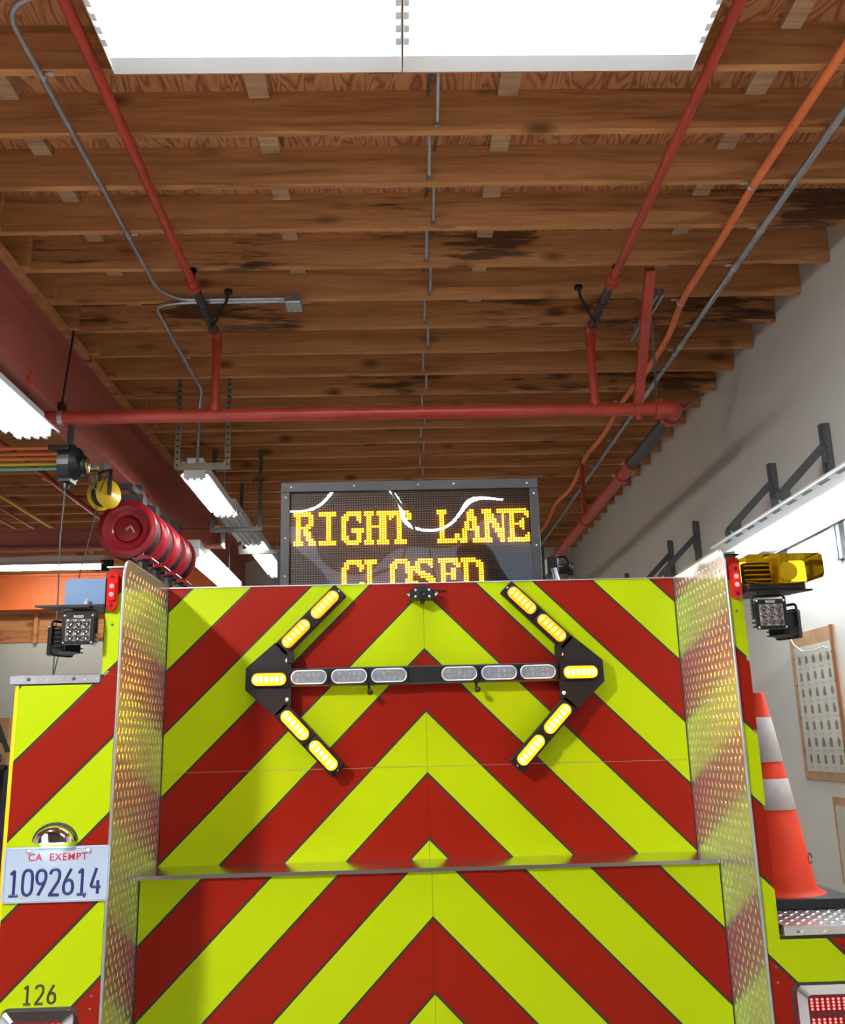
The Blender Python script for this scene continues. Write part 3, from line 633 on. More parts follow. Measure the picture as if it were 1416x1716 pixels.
MB().box(-0.06, 0.03, -0.10, -0.085, 0.06, 0.13).xf(M).build('tag_plate', 'zinc', t)
MB().tube([(-2.33, 3.88, 3.42), (-2.35, 3.9, 3.32), (-2.433, 3.9, 2.89), (-2.536, 3.9, 2.37), (-2.6, 3.9, 2.0), (-2.62, 3.9, 1.4)], 0.005, 6).build('cord', 'cord_grey', t)
tag(MB().tube([(-2.13, 3.02, 3.5), (-2.16, 3.3, 3.40), (-2.22, 3.6, 3.46), (-2.26, 3.86, 3.66)], 0.005, 6).build('power_cord', 'cord_grey'), 'thin cord sagging from the black reel to the yellow reel', 'cord')

# ================================================================== TRUCK
W = 0.9444; Y1 = 0.5607; Y2 = 0.3313; ZT = 2.233; ZL = 1.259
tr = thing('fire_truck', 'rear of a fire truck with red and yellow-green chevron striping', 'fire truck', (0, 1.0, 0))
def clip(poly, a, b, c):
    """keep a*x + b*z <= c"""
    out = []
    for i in range(len(poly)):
        p, q = poly[i], poly[(i + 1) % len(poly)]
        dp = a * p[0] + b * p[1] - c; dq = a * q[0] + b * q[1] - c
        if dp <= 0: out.append(p)
        if (dp < 0 < dq) or (dq < 0 < dp): t_ = dp / (dp - dq); out.append((p[0] + t_ * (q[0] - p[0]), p[1] + t_ * (q[1] - p[1])))
    return out
C0 = 1.547; DC = 0.2203; GAP = 0.0055
def area(p): return abs(sum(a[0] * b[1] - b[0] * a[1] for a, b in zip(p, p[1:] + p[:1]))) / 2
def stripes(poly, side, y, parent, inset=0.0):
    s = -1 if side < 0 else 1          # stripe coordinate: z + s*x
    for k in range(-8, 9):
        lo = C0 + DC * (k - 1) + GAP; hi = C0 + DC * k - GAP
        p = clip(poly, s, 1, hi); p = clip(p, -s, -1, -lo) if p else p
        if len(p) >= 3 and area(p) > 1e-4:
            MB().prism(p, 'Y', y - 0.0015, y + 0.0005).build('reflective_stripe', 'tape_red' if k % 2 == 0 else 'tape_yellow', parent)
def rect(x0, x1, z0, z1): return [(x0, z0), (x1, z0), (x1, z1), (x0, z1)]
up_ = MB().box(-W + 0.0016, W - 0.0016, Y1, Y1 + 0.03, ZL - 0.03, ZT).build('upper_rear_panel', 'black_backing', tr)
stripes(rect(-W + 0.003, -0.0006, ZL, ZT), -1, Y1, up_); stripes(rect(0.0006, W - 0.003, ZL, ZT), 1, Y1, up_)
MB().box(-W + 0.002, W - 0.002, Y1 - 0.004, Y1 + 0.034, ZT, ZT + 0.004).build('top_edge', 'zinc', up_)
MB().box(-W + 0.002, W - 0.002, Y1 - 0.0021, Y1 - 0.0014, 1.5705, 1.5722).build('panel_seam', 'brass', up_)
lo_ = MB().box(-W + 0.0016, W - 0.0016, Y2, Y2 + 0.03, 0.45, ZL - 0.006).build('lower_rear_panel', 'black_backing', tr)
stripes(rect(-W + 0.003, -0.0006, 0.45, ZL - 0.008), -1, Y2, lo_); stripes(rect(0.0006, W - 0.003, 0.45, ZL - 0.008), 1, Y2, lo_)
MB().box(-W + 0.0016, W - 0.0016, Y2 - 0.012, Y1, ZL - 0.012, ZL).build('ledge', 'ledge_metal', tr)

# side walls of diamond plate with raised treads
def side_plate(s):
    x = s * W
    prof = [(0.002, 0.45), (1.6, 0.45), (1.6, 2.236)] + arc(0.062, 2.176, 0.06, 90, 180, 8)
    pl = MB().prism(prof, 'X', x, x + s * 0.005).build('side_plate', 'tread_plate', tr)
    recalc(pl)
    tb = MB()
    dy, dz = 0.038, 0.027; r_ = 0
    z = 0.47
    while z < 2.215:
        y = 0.022 + (dy / 2 if r_ % 2 else 0)
        while y < 0.9:
            deep = Y1 if z > ZL else Y2
            if y < deep - 0.012 and not (z > 2.19 and y < 0.05):
                ang = math.radians(62 if r_ % 2 == 0 else 118); L_ = 0.0145; w_ = 0.0046; h_ = 0.0024
                c, d = math.cos(ang), math.sin(ang)
                P = lambda a_, b_, h: (x - s * h, y + a_ * c - b_ * d, z + a_ * d + b_ * c)
                vs = [P(-L_, 0, 0), P(0, -w_, 0), P(L_, 0, 0), P(0, w_, 0), P(-L_ * .45, 0, h_), P(L_ * .45, 0, h_)]
                fs = [(0, 1, 4), (1, 5, 4), (1, 2, 5), (2, 3, 5), (3, 4, 5), (3, 0, 4)]
                tb.add(vs, fs if s < 0 else [f_[::-1] for f_ in fs], True)
            y += dy
        z += dz; r_ += 1
    recalc(tb.build('tread_pattern', 'tread_bump', pl, kind='stuff'))
    MB().tube([(x + s * 0.002, -0.003, 0.45), (x + s * 0.002, -0.003, 2.17)] + [(x + s * 0.002, p[0] - 0.004, p[1] + 0.002) for p in arc(0.062, 2.176, 0.06, 180, 90, 8)] + [(x + s * 0.002, 0.5, 2.238)], 0.0045, 8).build('edge_trim', 'galvanized', pl)
side_plate(-1); side_plate(1)

# left rear corner: tall pillar and compartment end
pil = recalc(MB().prism(arc(-0.985, 2.19, 0.018, 180, 90, 5)[:1] + [(-0.999, 1.895), (-0.9495, 1.895), (-0.9495, 2.209), (-0.985, 2.209)], 'Y', 0.0, 1.6).build('left_pillar', 'black_backing', tr))
stripes([(-0.998, 1.88), (-0.952, 1.88), (-0.952, 2.205), (-0.985, 2.205), (-0.998, 2.19)], -1, 0.0, pil)
MB().box(-1.0, -0.949, -0.004, 0.5, 2.2085, 2.2125).build('top_cap', 'zinc', pil)
lb_ = MB().box(-1.245, -0.9495, 0.0, 2.4, 0.45, 1.855).build('left_compartment', 'body_yellow', tr)
MB().box(-1.2445, -0.950, -0.001, 0.0005, 0.45, 1.855).build('backing', 'black_backing', lb_)
stripes(rect(-1.244, -0.952, 0.45, 1.850), -1, -0.0012, lb_); stripes(rect(-0.999, -0.952, 1.850, 1.8795), -1, -0.0012, lb_)
MB().tube([(-1.245, 0.016, 0.45), (-1.245, 0.016, 1.852)], 0.0165, 16).build('corner_bead', 'body_yellow', lb_)
cp = MB().bbox(-1.272, -1.001, -0.008, 2.4, 1.855, 1.881, 0.002).build('tread_cap', 'tread_plate', tr)
cpb = MB()
for i in range(7):
    for j in range(2):
        x = -1.255 + i * 0.038 + j * 0.019; z = 1.868; a_ = 0.9 if j else -0.9
        c, d = math.cos(a_) * 0.013, math.sin(a_) * 0.009
        cpb.add([(x - c, -0.008, z - d), (x + 0.002, -0.008, z - 0.003), (x + c, -0.008, z + d), (x - 0.002, -0.008, z + 0.003), (x, -0.0105, z)], [(0, 1, 4), (1, 2, 4), (2, 3, 4), (3, 0, 4)])
recalc(cpb.build('tread_pattern', 'tread_bump', cp, kind='stuff'))
for x in (-1.215, -1.08): MB().lathe([(0.006, -0.008), (0.005, -0.011), (0, -0.012)], (x, 0, 1.869), 'Y', 10).build('rivet', 'strut_grey', cp)
# right rear corner: pillar, shelf and compartment below it
rp = recalc(MB().prism([(0.9495, 1.09), (0.984, 1.09), (0.984, 2.19), (0.975, 2.209), (0.9495, 2.209)], 'Y', 0.0, 1.6).build('right_pillar', 'black_backing', tr))
stripes([(0.952, 1.075), (0.992, 1.075), (0.992, 2.19), (0.983, 2.2), (0.952, 2.2)], 1, 0.0, rp)
MB().box(0.949, 0.995, -0.004, 0.5, 2.2085, 2.2125).build('top_cap', 'black_metal', rp)
rb = MB().box(0.9495, 1.245, 0.0, 2.4, 0.45, 1.085).build('right_compartment', 'body_yellow', tr)
MB().box(0.950, 1.2445, -0.001, 0.0005, 0.45, 1.085).build('backing', 'black_backing', rb)
stripes(rect(0.952, 1.244, 0.45, 1.075), 1, -0.0012, rb)
sh = MB().bbox(1.006, 1.34, -0.008, 0.95, 1.0855, 1.111, 0.002).build('tread_shelf', 'tread_plate', tr)
shb = MB(); r_ = 0; yy = 0.012
while yy < 0.94:
    xx = 1.015 + (0.017 if r_ % 2 else 0)
    while xx < 1.33:
        c, d = (0.010, 0.006) if r_ % 2 else (0.010, -0.006)
        shb.add([(xx - c, yy - d, 1.111), (xx, yy - 0.004, 1.111), (xx + c, yy + d, 1.111), (xx, yy + 0.004, 1.111), (xx, yy, 1.113)], [(0, 1, 4), (1, 2, 4), (2, 3, 4), (3, 0, 4)])
        xx += 0.034
    yy += 0.022; r_ += 1
for i in range(9):
    x = 1.02 + i * 0.036; c, d = 0.012, (0.008 if i % 2 else -0.008)
    shb.add([(x - c, -0.008, 1.098 - d), (x + 0.002, -0.008, 1.095), (x + c, -0.008, 1.098 + d), (x - 0.002, -0.008, 1.101), (x, -0.0105, 1.098)], [(0, 1, 4), (1, 2, 4), (2, 3, 4), (3, 0, 4)])
recalc(shb.build('tread_pattern', 'tread_bump', sh, kind='stuff'))
MB().lathe([(0.005, -0.008), (0.004, -0.011), (0, -0.012)], (1.045, 0, 1.096), 'Y', 10).build('rivet', 'strut_grey', sh)
for x, z in ((0.972, 1.003), (0.972, 0.962), (-0.975, 0.985), (-0.978, 0.952), (-0.974, 2.03), (0.968, 2.03)):
    MB().lathe([(0.004, -0.0012), (0.004, -0.003), (0.0, -0.0035)], (x, 0, z), 'Y', 10).build('screw', 'strut_grey', tr)
# chassis under the body
MB().box(-1.0, 1.0, 0.36, 4.6, 0.40, 0.55).build('chassis', 'black_metal', tr)
for s in (-1, 1):
    for x in (0.78, 1.04):
        recalc(MB().lathe([(0.28, -0.12), (0.46, -0.12), (0.50, -0.09), (0.50, 0.09), (0.46, 0.12), (0.28, 0.12), (0.26, 0.05), (0.0, 0.05)], (s * x, 2.7, 0.50), 'X', 32).build('wheel', 'dark_rubber', tr))

# marker lamps at the pillar tops
for s, x, z0, z1 in ((-1, -0.977, 2.072, 2.195), (1, 0.972, 2.066, 2.180)):
    ml = recalc(MB().prism(rrect(x - 0.0155, x + 0.0155, z0, z1, 0.014), 'Y', -0.016, -0.0015).build('marker_lamp', 'red_lens', tr))
    MB().prism(rrect(x - 0.011, x + 0.011, z0 + 0.03, z1 - 0.03, 0.008), 'Y', -0.021, -0.016).build('lens', 'red_lens', ml)
    for zz in (-0.012, 0.014): MB().lathe([(0.0075, -0.0215), (0.006, -0.025), (0, -0.026)], (x, 0, (z0 + z1) / 2 + zz), 'Y', 12).build('led', 'led_red', ml)
    for zz in (z0 + 0.017, z1 - 0.017): MB().lathe([(0.006, -0.016), (0.005, -0.019), (0, -0.0195)], (x, 0, zz), 'Y', 10).build('screw', 'dark_red_lens', ml)
# tail lamps
for s in (-1, 1):
    xc = s * 1.116; z1 = 0.957; z0 = z1 - 0.16; hw = 0.103
    o_ = rrect(xc - hw, xc + hw, z0, z1, 0.02); i_ = rrect(xc - hw + 0.03, xc + hw - 0.03, z0 + 0.024, z1 - 0.024, 0.014)
    n = len(o_); vs = [(p[0], -0.0016, p[1]) for p in o_] + [(p[0] * 1 + (xc - p[0]) * 0.03, -0.022, p[1]) for p in o_] + [(p[0], -0.026, p[1]) for p in i_] + [(p[0], -0.01, p[1]) for p in i_]
    bz = MB().add(vs, [(r * n + k, r * n + (k + 1) % n, (r + 1) * n + (k + 1) % n, (r + 1) * n + k) for r in range(3) for k in range(n)])
    bz = recalc(bz.build('tail_lamp', 'chrome', tr))
    MB().prism(rrect(xc - hw - 0.004, xc + hw + 0.004, z0 - 0.004, z1 + 0.004, 0.022), 'Y', -0.004, -0.0014).build('gasket', 'dark_rubber', bz)
    MB().prism(i_, 'Y', -0.024, -0.008).build('lens', 'dark_red_lens', bz)
    leds = MB()
    for r in range(2):
        for c in range(9):
            for q in range(4):
                x = xc - hw + 0.041 + c * 0.0155; z = z1 - 0.036 - r * 0.052 - q * 0.0085
                leds.bbox(x - 0.0032, x + 0.0032, -0.0265, -0.0238, z - 0.0026, z + 0.0026, 0.001)
    leds.build('led_rows', 'led_red', bz)
# registration lamp
ll = MB(); n = 20; prof = [(0.058, 0.0), (0.058, 0.5), (0.052, 0.85), (0.036, 0.97), (0.0, 1.0)]
vs = []
for r, h in prof:
    for k in range(n + 1):
        a = PI * k / n; vs.append((-1.105 + r * math.cos(a), -0.0016 - 0.034 * h, 1.400 + r * 0.78 * math.sin(a)))
fs = [(i * (n + 1) + k, i * (n + 1) + k + 1, (i + 1) * (n + 1) + k + 1, (i + 1) * (n + 1) + k) for i in range(4) for k in range(n)]
ll.add(vs, fs, True); ll.add([(-1.105 - r, -0.0016 - 0.034 * h, 1.400) for r, h in prof] + [(-1.105 + r, -0.0016 - 0.034 * h, 1.400) for r, h in prof[::-1]], [tuple(range(10))])
ll = ll.build('plate_lamp', 'chrome', tr)
MB().tube([(-1.105 + 0.062 * math.cos(PI * k / 16), -0.004, 1.402 + 0.049 * math.sin(PI * k / 16)) for k in range(17)], 0.004, 6).build('gasket', 'dark_rubber', ll)
MB().bbox(-1.14, -1.075, -0.028, -0.006, 1.3945, 1.4005, 0.002).build('lens', 'led_white', ll)
for x in (-1.138, -1.075): MB().lathe([(0.006, -0.024), (0.004, -0.03), (0, -0.031)], (x, 0, 1.416), 'Y', 10).build('screw', 'zinc', ll)

# stroke lettering
DIG = {
 '0': [[(.5, 1), (.18, .93), (.06, .75), (.06, .25), (.18, .07), (.5, 0), (.82, .07), (.94, .25), (.94, .75), (.82, .93), (.5, 1)]],
 '1': [[(.18, .82), (.52, 1), (.52, 0)], [(.1, 0), (.94, 0)]],
 '2': [[(.06, .80), (.16, .95), (.5, 1), (.84, .95), (.94, .76), (.86, .55), (.1, .02), (.06, 0), (.96, 0)]],
 '4': [[(.55, 1), (.06, .27), (.98, .27)], [(.72, .52), (.72, 0)]],
 '6': [[(.72, 1), (.24, .58), (.06, .34), (.12, .1), (.5, 0), (.88, .1), (.94, .32), (.82, .52), (.5, .58), (.22, .5)]],
 '9': [[(.28, 0), (.76, .42), (.94, .66), (.88, .9), (.5, 1), (.12, .9), (.06, .68), (.18, .48), (.5, .42), (.78, .5)]]}
def strokes(ch, x, z, w, h, y, r, mat, parent, skew=0.0, depth=1.0):
    mb = MB()
    for st in DIG[ch]:
        p = bend([(x + q[0] * w + skew * q[1] * h, y, z + q[1] * h) for q in st], 0.25 * w) if len(st) > 2 else [(x + q[0] * w, y, z + q[1] * h) for q in st]
        mb.tube(p, r, 8)
    mb.v = [(v[0], y + (v[1] - y) * depth, v[2]) for v in mb.v]
    return mb.build('digit', mat, parent)
for i, ch in enumerate('126'): strokes(ch, -1.166 + i * 0.034, 0.970, 0.024, 0.048, -0.003, 0.0036, 'dark_ink', lb_, depth=0.3)

def text_mesh(s, size, mat, parent, M, ext=0.0004, name='lettering'):
    cu = bpy.data.curves.new(name, 'FONT'); cu.body = s; cu.size = size; cu.align_x = 'CENTER'; cu.align_y = 'CENTER'; cu.extrude = ext; cu.resolution_u = 3; cu.space_character = 1.1; cu.offset = size * 0.010
    o = bpy.data.objects.new(name, cu); col.objects.link(o)
    me = bpy.data.meshes.new_from_object(o.evaluated_get(bpy.context.evaluated_depsgraph_get()))
    bpy.data.objects.remove(o)
    me.transform(M); me.transform(Matrix.Translation(-wloc(parent))); me.materials.clear(); me.materials.append(MATS[mat])
    t_ = bpy.data.objects.new(name, me); col.objects.link(t_); t_.parent = parent; return t_
RX = Matrix.Rotation(PI / 2, 4, 'X')

# licence plate
lp = thing('license_plate', 'white license plate with blue digits and red CA EXEMPT lettering', 'license plate', (-1.094, -0.008, 1.236))
px0, px1, pz0, pz1 = -1.2462, -0.9415, 1.236, 1.388
pb = recalc(MB().prism(rrect(px0, px1, pz0, pz1, 0.012), 'Y', -0.008, -0.0065).build('sheet', 'plate_white', lp))
MB().tube([(p[0], -0.008, p[1]) for p in (lambda q: q + q[:1])(rrect(px0 + 0.005, px1 - 0.005, pz0 + 0.005, pz1 - 0.005, 0.010))], 0.0018, 6).build('embossed_rim', 'plate_white', lp)
for i, ch in enumerate('1092614'): strokes(ch, px0 + 0.018 + i * 0.0388, 1.256, 0.031, 0.070, -0.0085, 0.0042, 'navy_ink', lp, depth=0.5)
text_mesh('CA  EXEMPT', 0.0285, 'red_ink', lp, Matrix.Translation((-1.092, -0.0085, 1.358)) @ RX)
for x in (-1.178, -1.004): MB().lathe([(0.0075, -0.008), (0.006, -0.0125), (0, -0.0135)], (x, 0, 1.3745), 'Y', 12).build('bolt', 'zinc', lp)
for x, mt in ((-1.187, 'tape_yellow'), (-1.010, 'tape_red')): MB().lathe([(0.0035, -0.0081), (0.0, -0.0085)], (x, 0, 1.249), 'Y', 10).build('hole', mt, lp)

# rear view camera
rc = thing('rear_camera', 'small black rear-view camera in a bracket at the panel top', 'camera', (0, 0.53, 2.16))
RC = (-0.004, 0.50, 2.187)
MB().prism([(RC[0] + x, RC[2] + z) for x, z in [(-0.038, -0.022), (0.038, -0.022), (0.038, 0.012), (0.024, 0.024), (0.0, 0.028), (-0.024, 0.024), (-0.038, 0.012)]], 'Y', 0.495, 0.545).build('housing', 'black_plastic', rc)
MB().lathe([(0.012, 0.4955), (0.012, 0.490), (0.009, 0.490), (0.004, 0.493), (0.0, 0.493)], (RC[0], 0, RC[2] - 0.002), 'Y', 18).build('lens', 'black_metal', rc)
for x in (-0.025, 0.025):
    for z in (-0.013, 0.011): MB().lathe([(0.005, 0.4955), (0.004, 0.493), (0, 0.492)], (RC[0] + x, 0, RC[2] + z), 'Y', 10).build('infrared_led', 'zinc', rc)
for s in (-1, 1):
    MB().box(RC[0] + s * 0.042 - 0.003, RC[0] + s * 0.042 + 0.003, 0.50, Y1 - 0.0015, RC[2] - 0.02, RC[2] + 0.016).build('bracket_arm', 'black_metal', rc)
    MB().lathe([(0.0095, 0), (0.0095, s * 0.006), (0.005, s * 0.012), (0, s * 0.013)], (RC[0] + s * 0.046, 0.515, RC[2]), 'X', 8, False).build('bolt', 'chrome', rc)
MB().tube([(RC[0], 0.515, RC[2] - 0.02), (RC[0], 0.515, RC[2] - 0.038)], 0.009, 10).build('swivel_nut', 'black_plastic', rc)
MB().tube([(RC[0] + 0.03, 0.54, RC[2] + 0.018), (0.08, 0.553, 2.203), (0.085, 0.556, 2.206)], 0.003, 6).build('cable', 'black_plastic', rc)

# ------------------------------------------------------------------ arrow light bar
ar = thing('arrow_light_bar', 'black double-headed traffic arrow bar with glowing amber lamps', 'warning light', (0, 0.5, 1.89))
YA = 0.505
def lamp(x, z, ang, on, hl=0.058, hw=0.0215, led='led_amber'):
    c, s = math.cos(ang), math.sin(ang)
    M = Matrix(((c, 0, -s, x), (0, 1, 0, YA), (s, 0, c, z), (0, 0, 0, 1)))
    o_ = rrect(-hl - 0.008, hl + 0.008, -hw - 0.006, hw + 0.006, 0.006); i_ = rrect(-hl, hl, -hw, hw, hw - 0.001, 6)
    o2 = []
    n = 24
    bz = MB().prism(o_, 'Y', -0.003, 0.004).xf(M).build('lamp', 'black_plastic', ar)
    rim = [(p[0] * 1.02, -0.006, p[1] * 1.06) for p in i_]
    MB().tube(rim + rim[:1], 0.0028, 6, False).xf(M).build('bezel', 'black_plastic' if on else 'zinc', bz)
    recalc(MB().prism(i_, 'Y', -0.0120 if on else -0.0075, -0.0028).xf(M).build('lens', 'lens_amber_glow' if on else 'lens_clear', bz))
    for k in range(6):
        q = -hl + 0.014 + k * (2 * hl - 0.028) / 5
        if on: MB().prism(rrect(q - 0.0060, q + 0.0060, -hw * 0.56, hw * 0.56, 0.005, 3), 'Y', -0.021, -0.0074).xf(M).build('led', led, bz)
        elif k < 5: MB().box(q + 0.002, q + 0.015, -0.0085, -0.0074, -hw * 0.8, -0.002).box(q + 0.002, q + 0.015, -0.0085, -0.0074, 0.002, hw * 0.8).xf(M).build('led', 'lens_cell', bz)
MB().bbox(-0.49, 0.49, YA + 0.004, YA + 0.035, 1.860, 1.925, 0.004).build('crossbar', 'black_metal', ar)
for x in (-0.418, -0.274, -0.131, 0.122, 0.266, 0.406): lamp(x, 1.892, 0, False, 0.061)
for s in (-1, 1):
    P = [(-0.645, 1.93), (-0.647, 1.853), (-0.545, 1.760), (-0.500, 1.775), (-0.482, 1.80), (-0.482, 1.968), (-0.502, 2.0), (-0.54, 2.02)]
    pl = recalc(MB().prism([(s * -p[0], p[1]) for p in P], 'Y', YA + 0.004, YA + 0.012).build('end_plate', 'black_metal', ar))
    for z in (1.955, 1.815): MB().lathe([(0.009, 0.009), (0.007, 0.0), (0, -0.002)], (s * 0.497, YA, z), 'Y', 10).build('bolt', 'zinc', pl)
    MB().box(s * 0.485 - 0.012, s * 0.485 + 0.012, YA - 0.004, YA + 0.012, 1.945, 1.985).build('bracket', 'black_metal', pl)
    lamp(s * 0.560, 1.887, 0, True, 0.061, led='led_amber_hot')
    for a, b, up in (((0.524, 1.990), (0.305, 2.207), 1), ((0.524, 1.785), (0.312, 1.562), -1)):
        a = Vector((s * a[0], 0, a[1])); b = Vector((s * b[0], 0, b[1])); d = (b - a); ang = math.atan2(d.z, d.x); L_ = d.length
        M = Matrix.Translation((a.x, YA, a.z)) @ Matrix.Rotation(-ang, 4, 'Y')
        MB().bbox(0, L_, 0.004, 0.034, -0.031, 0.031, 0.004).xf(M).build('arm', 'black_metal', ar)
        for ff in (0.27, 0.745) if up > 0 else (0.27, 0.745): q = a + d * ff; lamp(q.x, q.z, ang, True, 0.062, led='led_amber' if up > 0 else 'led_amber_hot')
        MB().lathe([(0.005, 0.004), (0.004, -0.002), (0, -0.003)], (b.x + (a.x - b.x) * 0.03, YA, b.z + (a.z - b.z) * 0.03), 'Y', 8).build('screw', 'zinc', ar)
for x in (-0.20, 0.187):
    MB().tube([(x - 0.004, YA + 0.02, 1.862), (x - 0.004, YA + 0.01, 1.84)], 0.005, 8).lathe([(0.0, -0.012), (0.009, -0.008), (0.011, 0.0), (0.009, 0.008), (0.0, 0.012)], (x, YA + 0.006, 1.835), 'Y', 14).build('release_knob', 'black_plastic', ar)
for x in (-0.42, 0.42, 0.0): MB().box(x - 0.03, x + 0.03, YA + 0.035, Y1 - 0.0016, 1.875, 1.91).build('standoff', 'black_metal', ar)

# ------------------------------------------------------------------ message sign
YS = 0.90
ms = thing('message_sign', 'lit amber LED message sign reading RIGHT LANE CLOSED in dark frame', 'message sign', (-0.035, YS, 1.95))
sx0, sx1, sz0, sz1 = -0.576, 0.505, 2.02, 2.731; bw = 0.036
MB().box(sx0 + 0.004, sx1 - 0.004, YS + 0.012, YS + 0.13, sz0, sz1 - 0.003).build('housing', 'sign_grey', ms)
fr = MB().bbox(sx0, sx1, YS - 0.006, YS + 0.012, sz1 - 0.042, sz1, 0.002).bbox(sx0, sx1, YS - 0.006, YS + 0.012, sz0, sz0 + 0.04, 0.002).bbox(sx0, sx0 + bw, YS - 0.006, YS + 0.012, sz0 + 0.04, sz1 - 0.042, 0.002).bbox(sx1 - bw, sx1, YS - 0.006, YS + 0.012, sz0 + 0.04, sz1 - 0.042, 0.002)
fr = fr.build('frame', 'sign_grey', ms)
face = MB().box(sx0 + bw, sx1 - bw, YS + 0.008, YS + 0.0119, sz0 + 0.04, sz1 - 0.042).build('matrix_face', 'matrix_face', ms)
PX = (0.458 + 0.520) / 93.0; PZ = 0.01035; GX = -0.520; GZ = 2.599
px = MB()
nrow = int((sz1 - 0.042 - sz0 - 0.04) / PZ)
for r in range(-9, 46):
    z = GZ - (r + 0.5) * PZ
    for c in range(-1, 95):
        x = GX + c * PX
        if sx0 + bw + 0.003 < x < sx1 - bw - 0.003 and z > sz0 + 0.045: px.add([(x - 0.0026, YS + 0.0078, z - 0.0007), (x + 0.0026, YS + 0.0078, z - 0.0007), (x + 0.0026, YS + 0.0078, z + 0.0007), (x - 0.0026, YS + 0.0078, z + 0.0007)], [(0, 1, 2, 3)])
px.build('pixel_grid', 'matrix_pixel', face, kind='stuff')
def rows(spec):
    out = []
    for s in spec.split('/'):
        cells = []
        for p in s.split(','):
            if not p: continue
            a, b = (p.split('-') + [p])[:2] if '-' in p else (p, p)
            cells += range(int(a), int(b) + 1)
        out.append(cells)
    return out
rep = lambda s, n: '/'.join([s] * n)
GL = {
 'R': '0-6/0-7/1-2,6-7/1-2,6-7/1-2,6-7/1-2,5-7/1-6/1-2,4-5/1-2,4-6/1-2,4-6/1-2,5-6/1-2,5-7/0-3,6-8/0-3,6-8',
 'I': '0-6/0-6/' + rep('3-4', 10) + '/0-6/0-6',
 'G': '2-7/1-7/0-2,6-7/0-2,6-7/0-1,7/0-1/0-1/0-1,4-8/0-1,4-8/0-1,6-7/0-2,6-7/0-2,6-7/1-7/2-6',
 'H': '0-3,5-9/0-3,5-9/' + rep('1-2,6-8', 4) + '/1-8/' + rep('1-2,6-8', 5) + '/0-3,5-9/0-3,5-9',
 'T': '0-7/0-8/0-1,3-4,7-8/0,3-4,7-8/' + rep('3-4', 8) + '/2-6/2-6',
 'L': '0-3/0-3/' + rep('1-2', 8) + '/1-2,7-8/1-2,7-8/0-8/0-7',
 'A': '4-5/3-5/3-5/3-6/3-6/2-3,5-6/2-3,5-6/2-3,5-7/1-7/1-2,6-7/1-2,6-7/1-2,6-7/0-2,5-8/0-2,5-8',
 'N': '0-3,6-9/0-3,6-9/1-4,8/1-4,8/1-5,8/1-5,8/1-2,4-6,8/1-2,4-6,8/1-2,5-8/1-2,5-8/1-2,6-8/1-2,6-8/0-3,7-8/0-3,7-8',
 'E': '0-7/0-8/1-2,7-8/1-2,8/1-2,6/1-2,5-6/1-6/1-2,5-6/1-2,6/1-2/1-2,8/1-2,7-8/0-8/0-8',
 'C': '2-7/1-7/1-2,6-8/0-2,7-8/0-1,7/0-1/0-1/0-1/0-1/0-1,7-8/0-2,6-8/0-2,6-7/1-7/2-6',
 'O': '2-6/1-7/0-2,6-7/0-2,6-8/0-1,6-8/0-1,6-8/0-1,7-8/0-1,7-8/0-1,6-8/0-1,6-8/0-2,6-8/0-2,6-7/1-7/2-6',
 'S': '2-7/1-7/1-2,6-7/0-2,7/0-2/1-4/2-6/3-7/5-8/0-1,6-8/0-1,7-8/0-2,6-8/0-8/0,2-6',
 'F': '0-7/0-7/1-2,6-8/1-2,7-8/1-2,5-6/1-2,5-6/1-6/1-2,5-6/1-2,5-6/1-2/1-2,8/1-2,7-8/0-8/0-8',
 'M': '0-4/0-4/' + rep('1-2', 8) + '/1-2,7-8/1-2,7-8/0-8/0-7',
 'D': '0-5/0-7/1-2,6-8/1-2,6-8/' + rep('1-2,7-8', 6) + '/1-2,6-8/1-2,6-8/0-7/0-5'}
def letter(ch, c0, r0):
    mb = MB()
    for r, cells in enumerate(rows(GL[ch])):
        for c in cells:
            x = GX + (c0 + c) * PX; z = GZ - (r0 + r) * PZ
            A_ = [PI / 4 * q + PI / 8 for q in range(8)]
            vs = [(x + 0.0053 * math.cos(a), YS + 0.0074, z + 0.0051 * math.sin(a)) for a in A_] + [(x + 0.0036 * math.cos(a), YS + 0.0062, z + 0.0024 * math.sin(a)) for a in A_] + [(x, YS + 0.0052, z)]
            mb.add(vs, [(q, (q + 1) % 8, 8 + (q + 1) % 8, 8 + q) for q in range(8)] + [(8 + q, 8 + (q + 1) % 8, 16) for q in range(8)])
    o = recalc(mb.build('lit_letter', 'matrix_led', face)); o.data.materials.append(MATS['matrix_halo'])
    for p in o.data.polygons: p.material_index = 1 if len(p.vertices) == 4 else 0
for ch, c in (('R', 0), ('I', 10), ('G', 19), ('H', 28), ('T', 38), ('L', 57), ('A', 66), ('N', 75), ('E', 85)): letter(ch, c, 0)
for ch, c in (('C', 19), ('M', 28), ('O', 38), ('S', 47), ('F', 57), ('D', 66)): letter(ch, c, 20)
for x, z in ((-0.557, 2.665), (-0.557, 2.49), (-0.535, 2.71), (-0.27, 2.712), (0.0, 2.712), (0.15, 2.712), (0.46, 2.71), (0.487, 2.665), (0.487, 2.44), (-0.557, 2.33)):
    MB().lathe([(0.0045, -0.006), (0.003, -0.009), (0, -0.0095)], (x, YS, z), 'Y', 10).build('screw', 'zinc', ms)
pn = MB(); nx, nz = 48, 32; vs = []
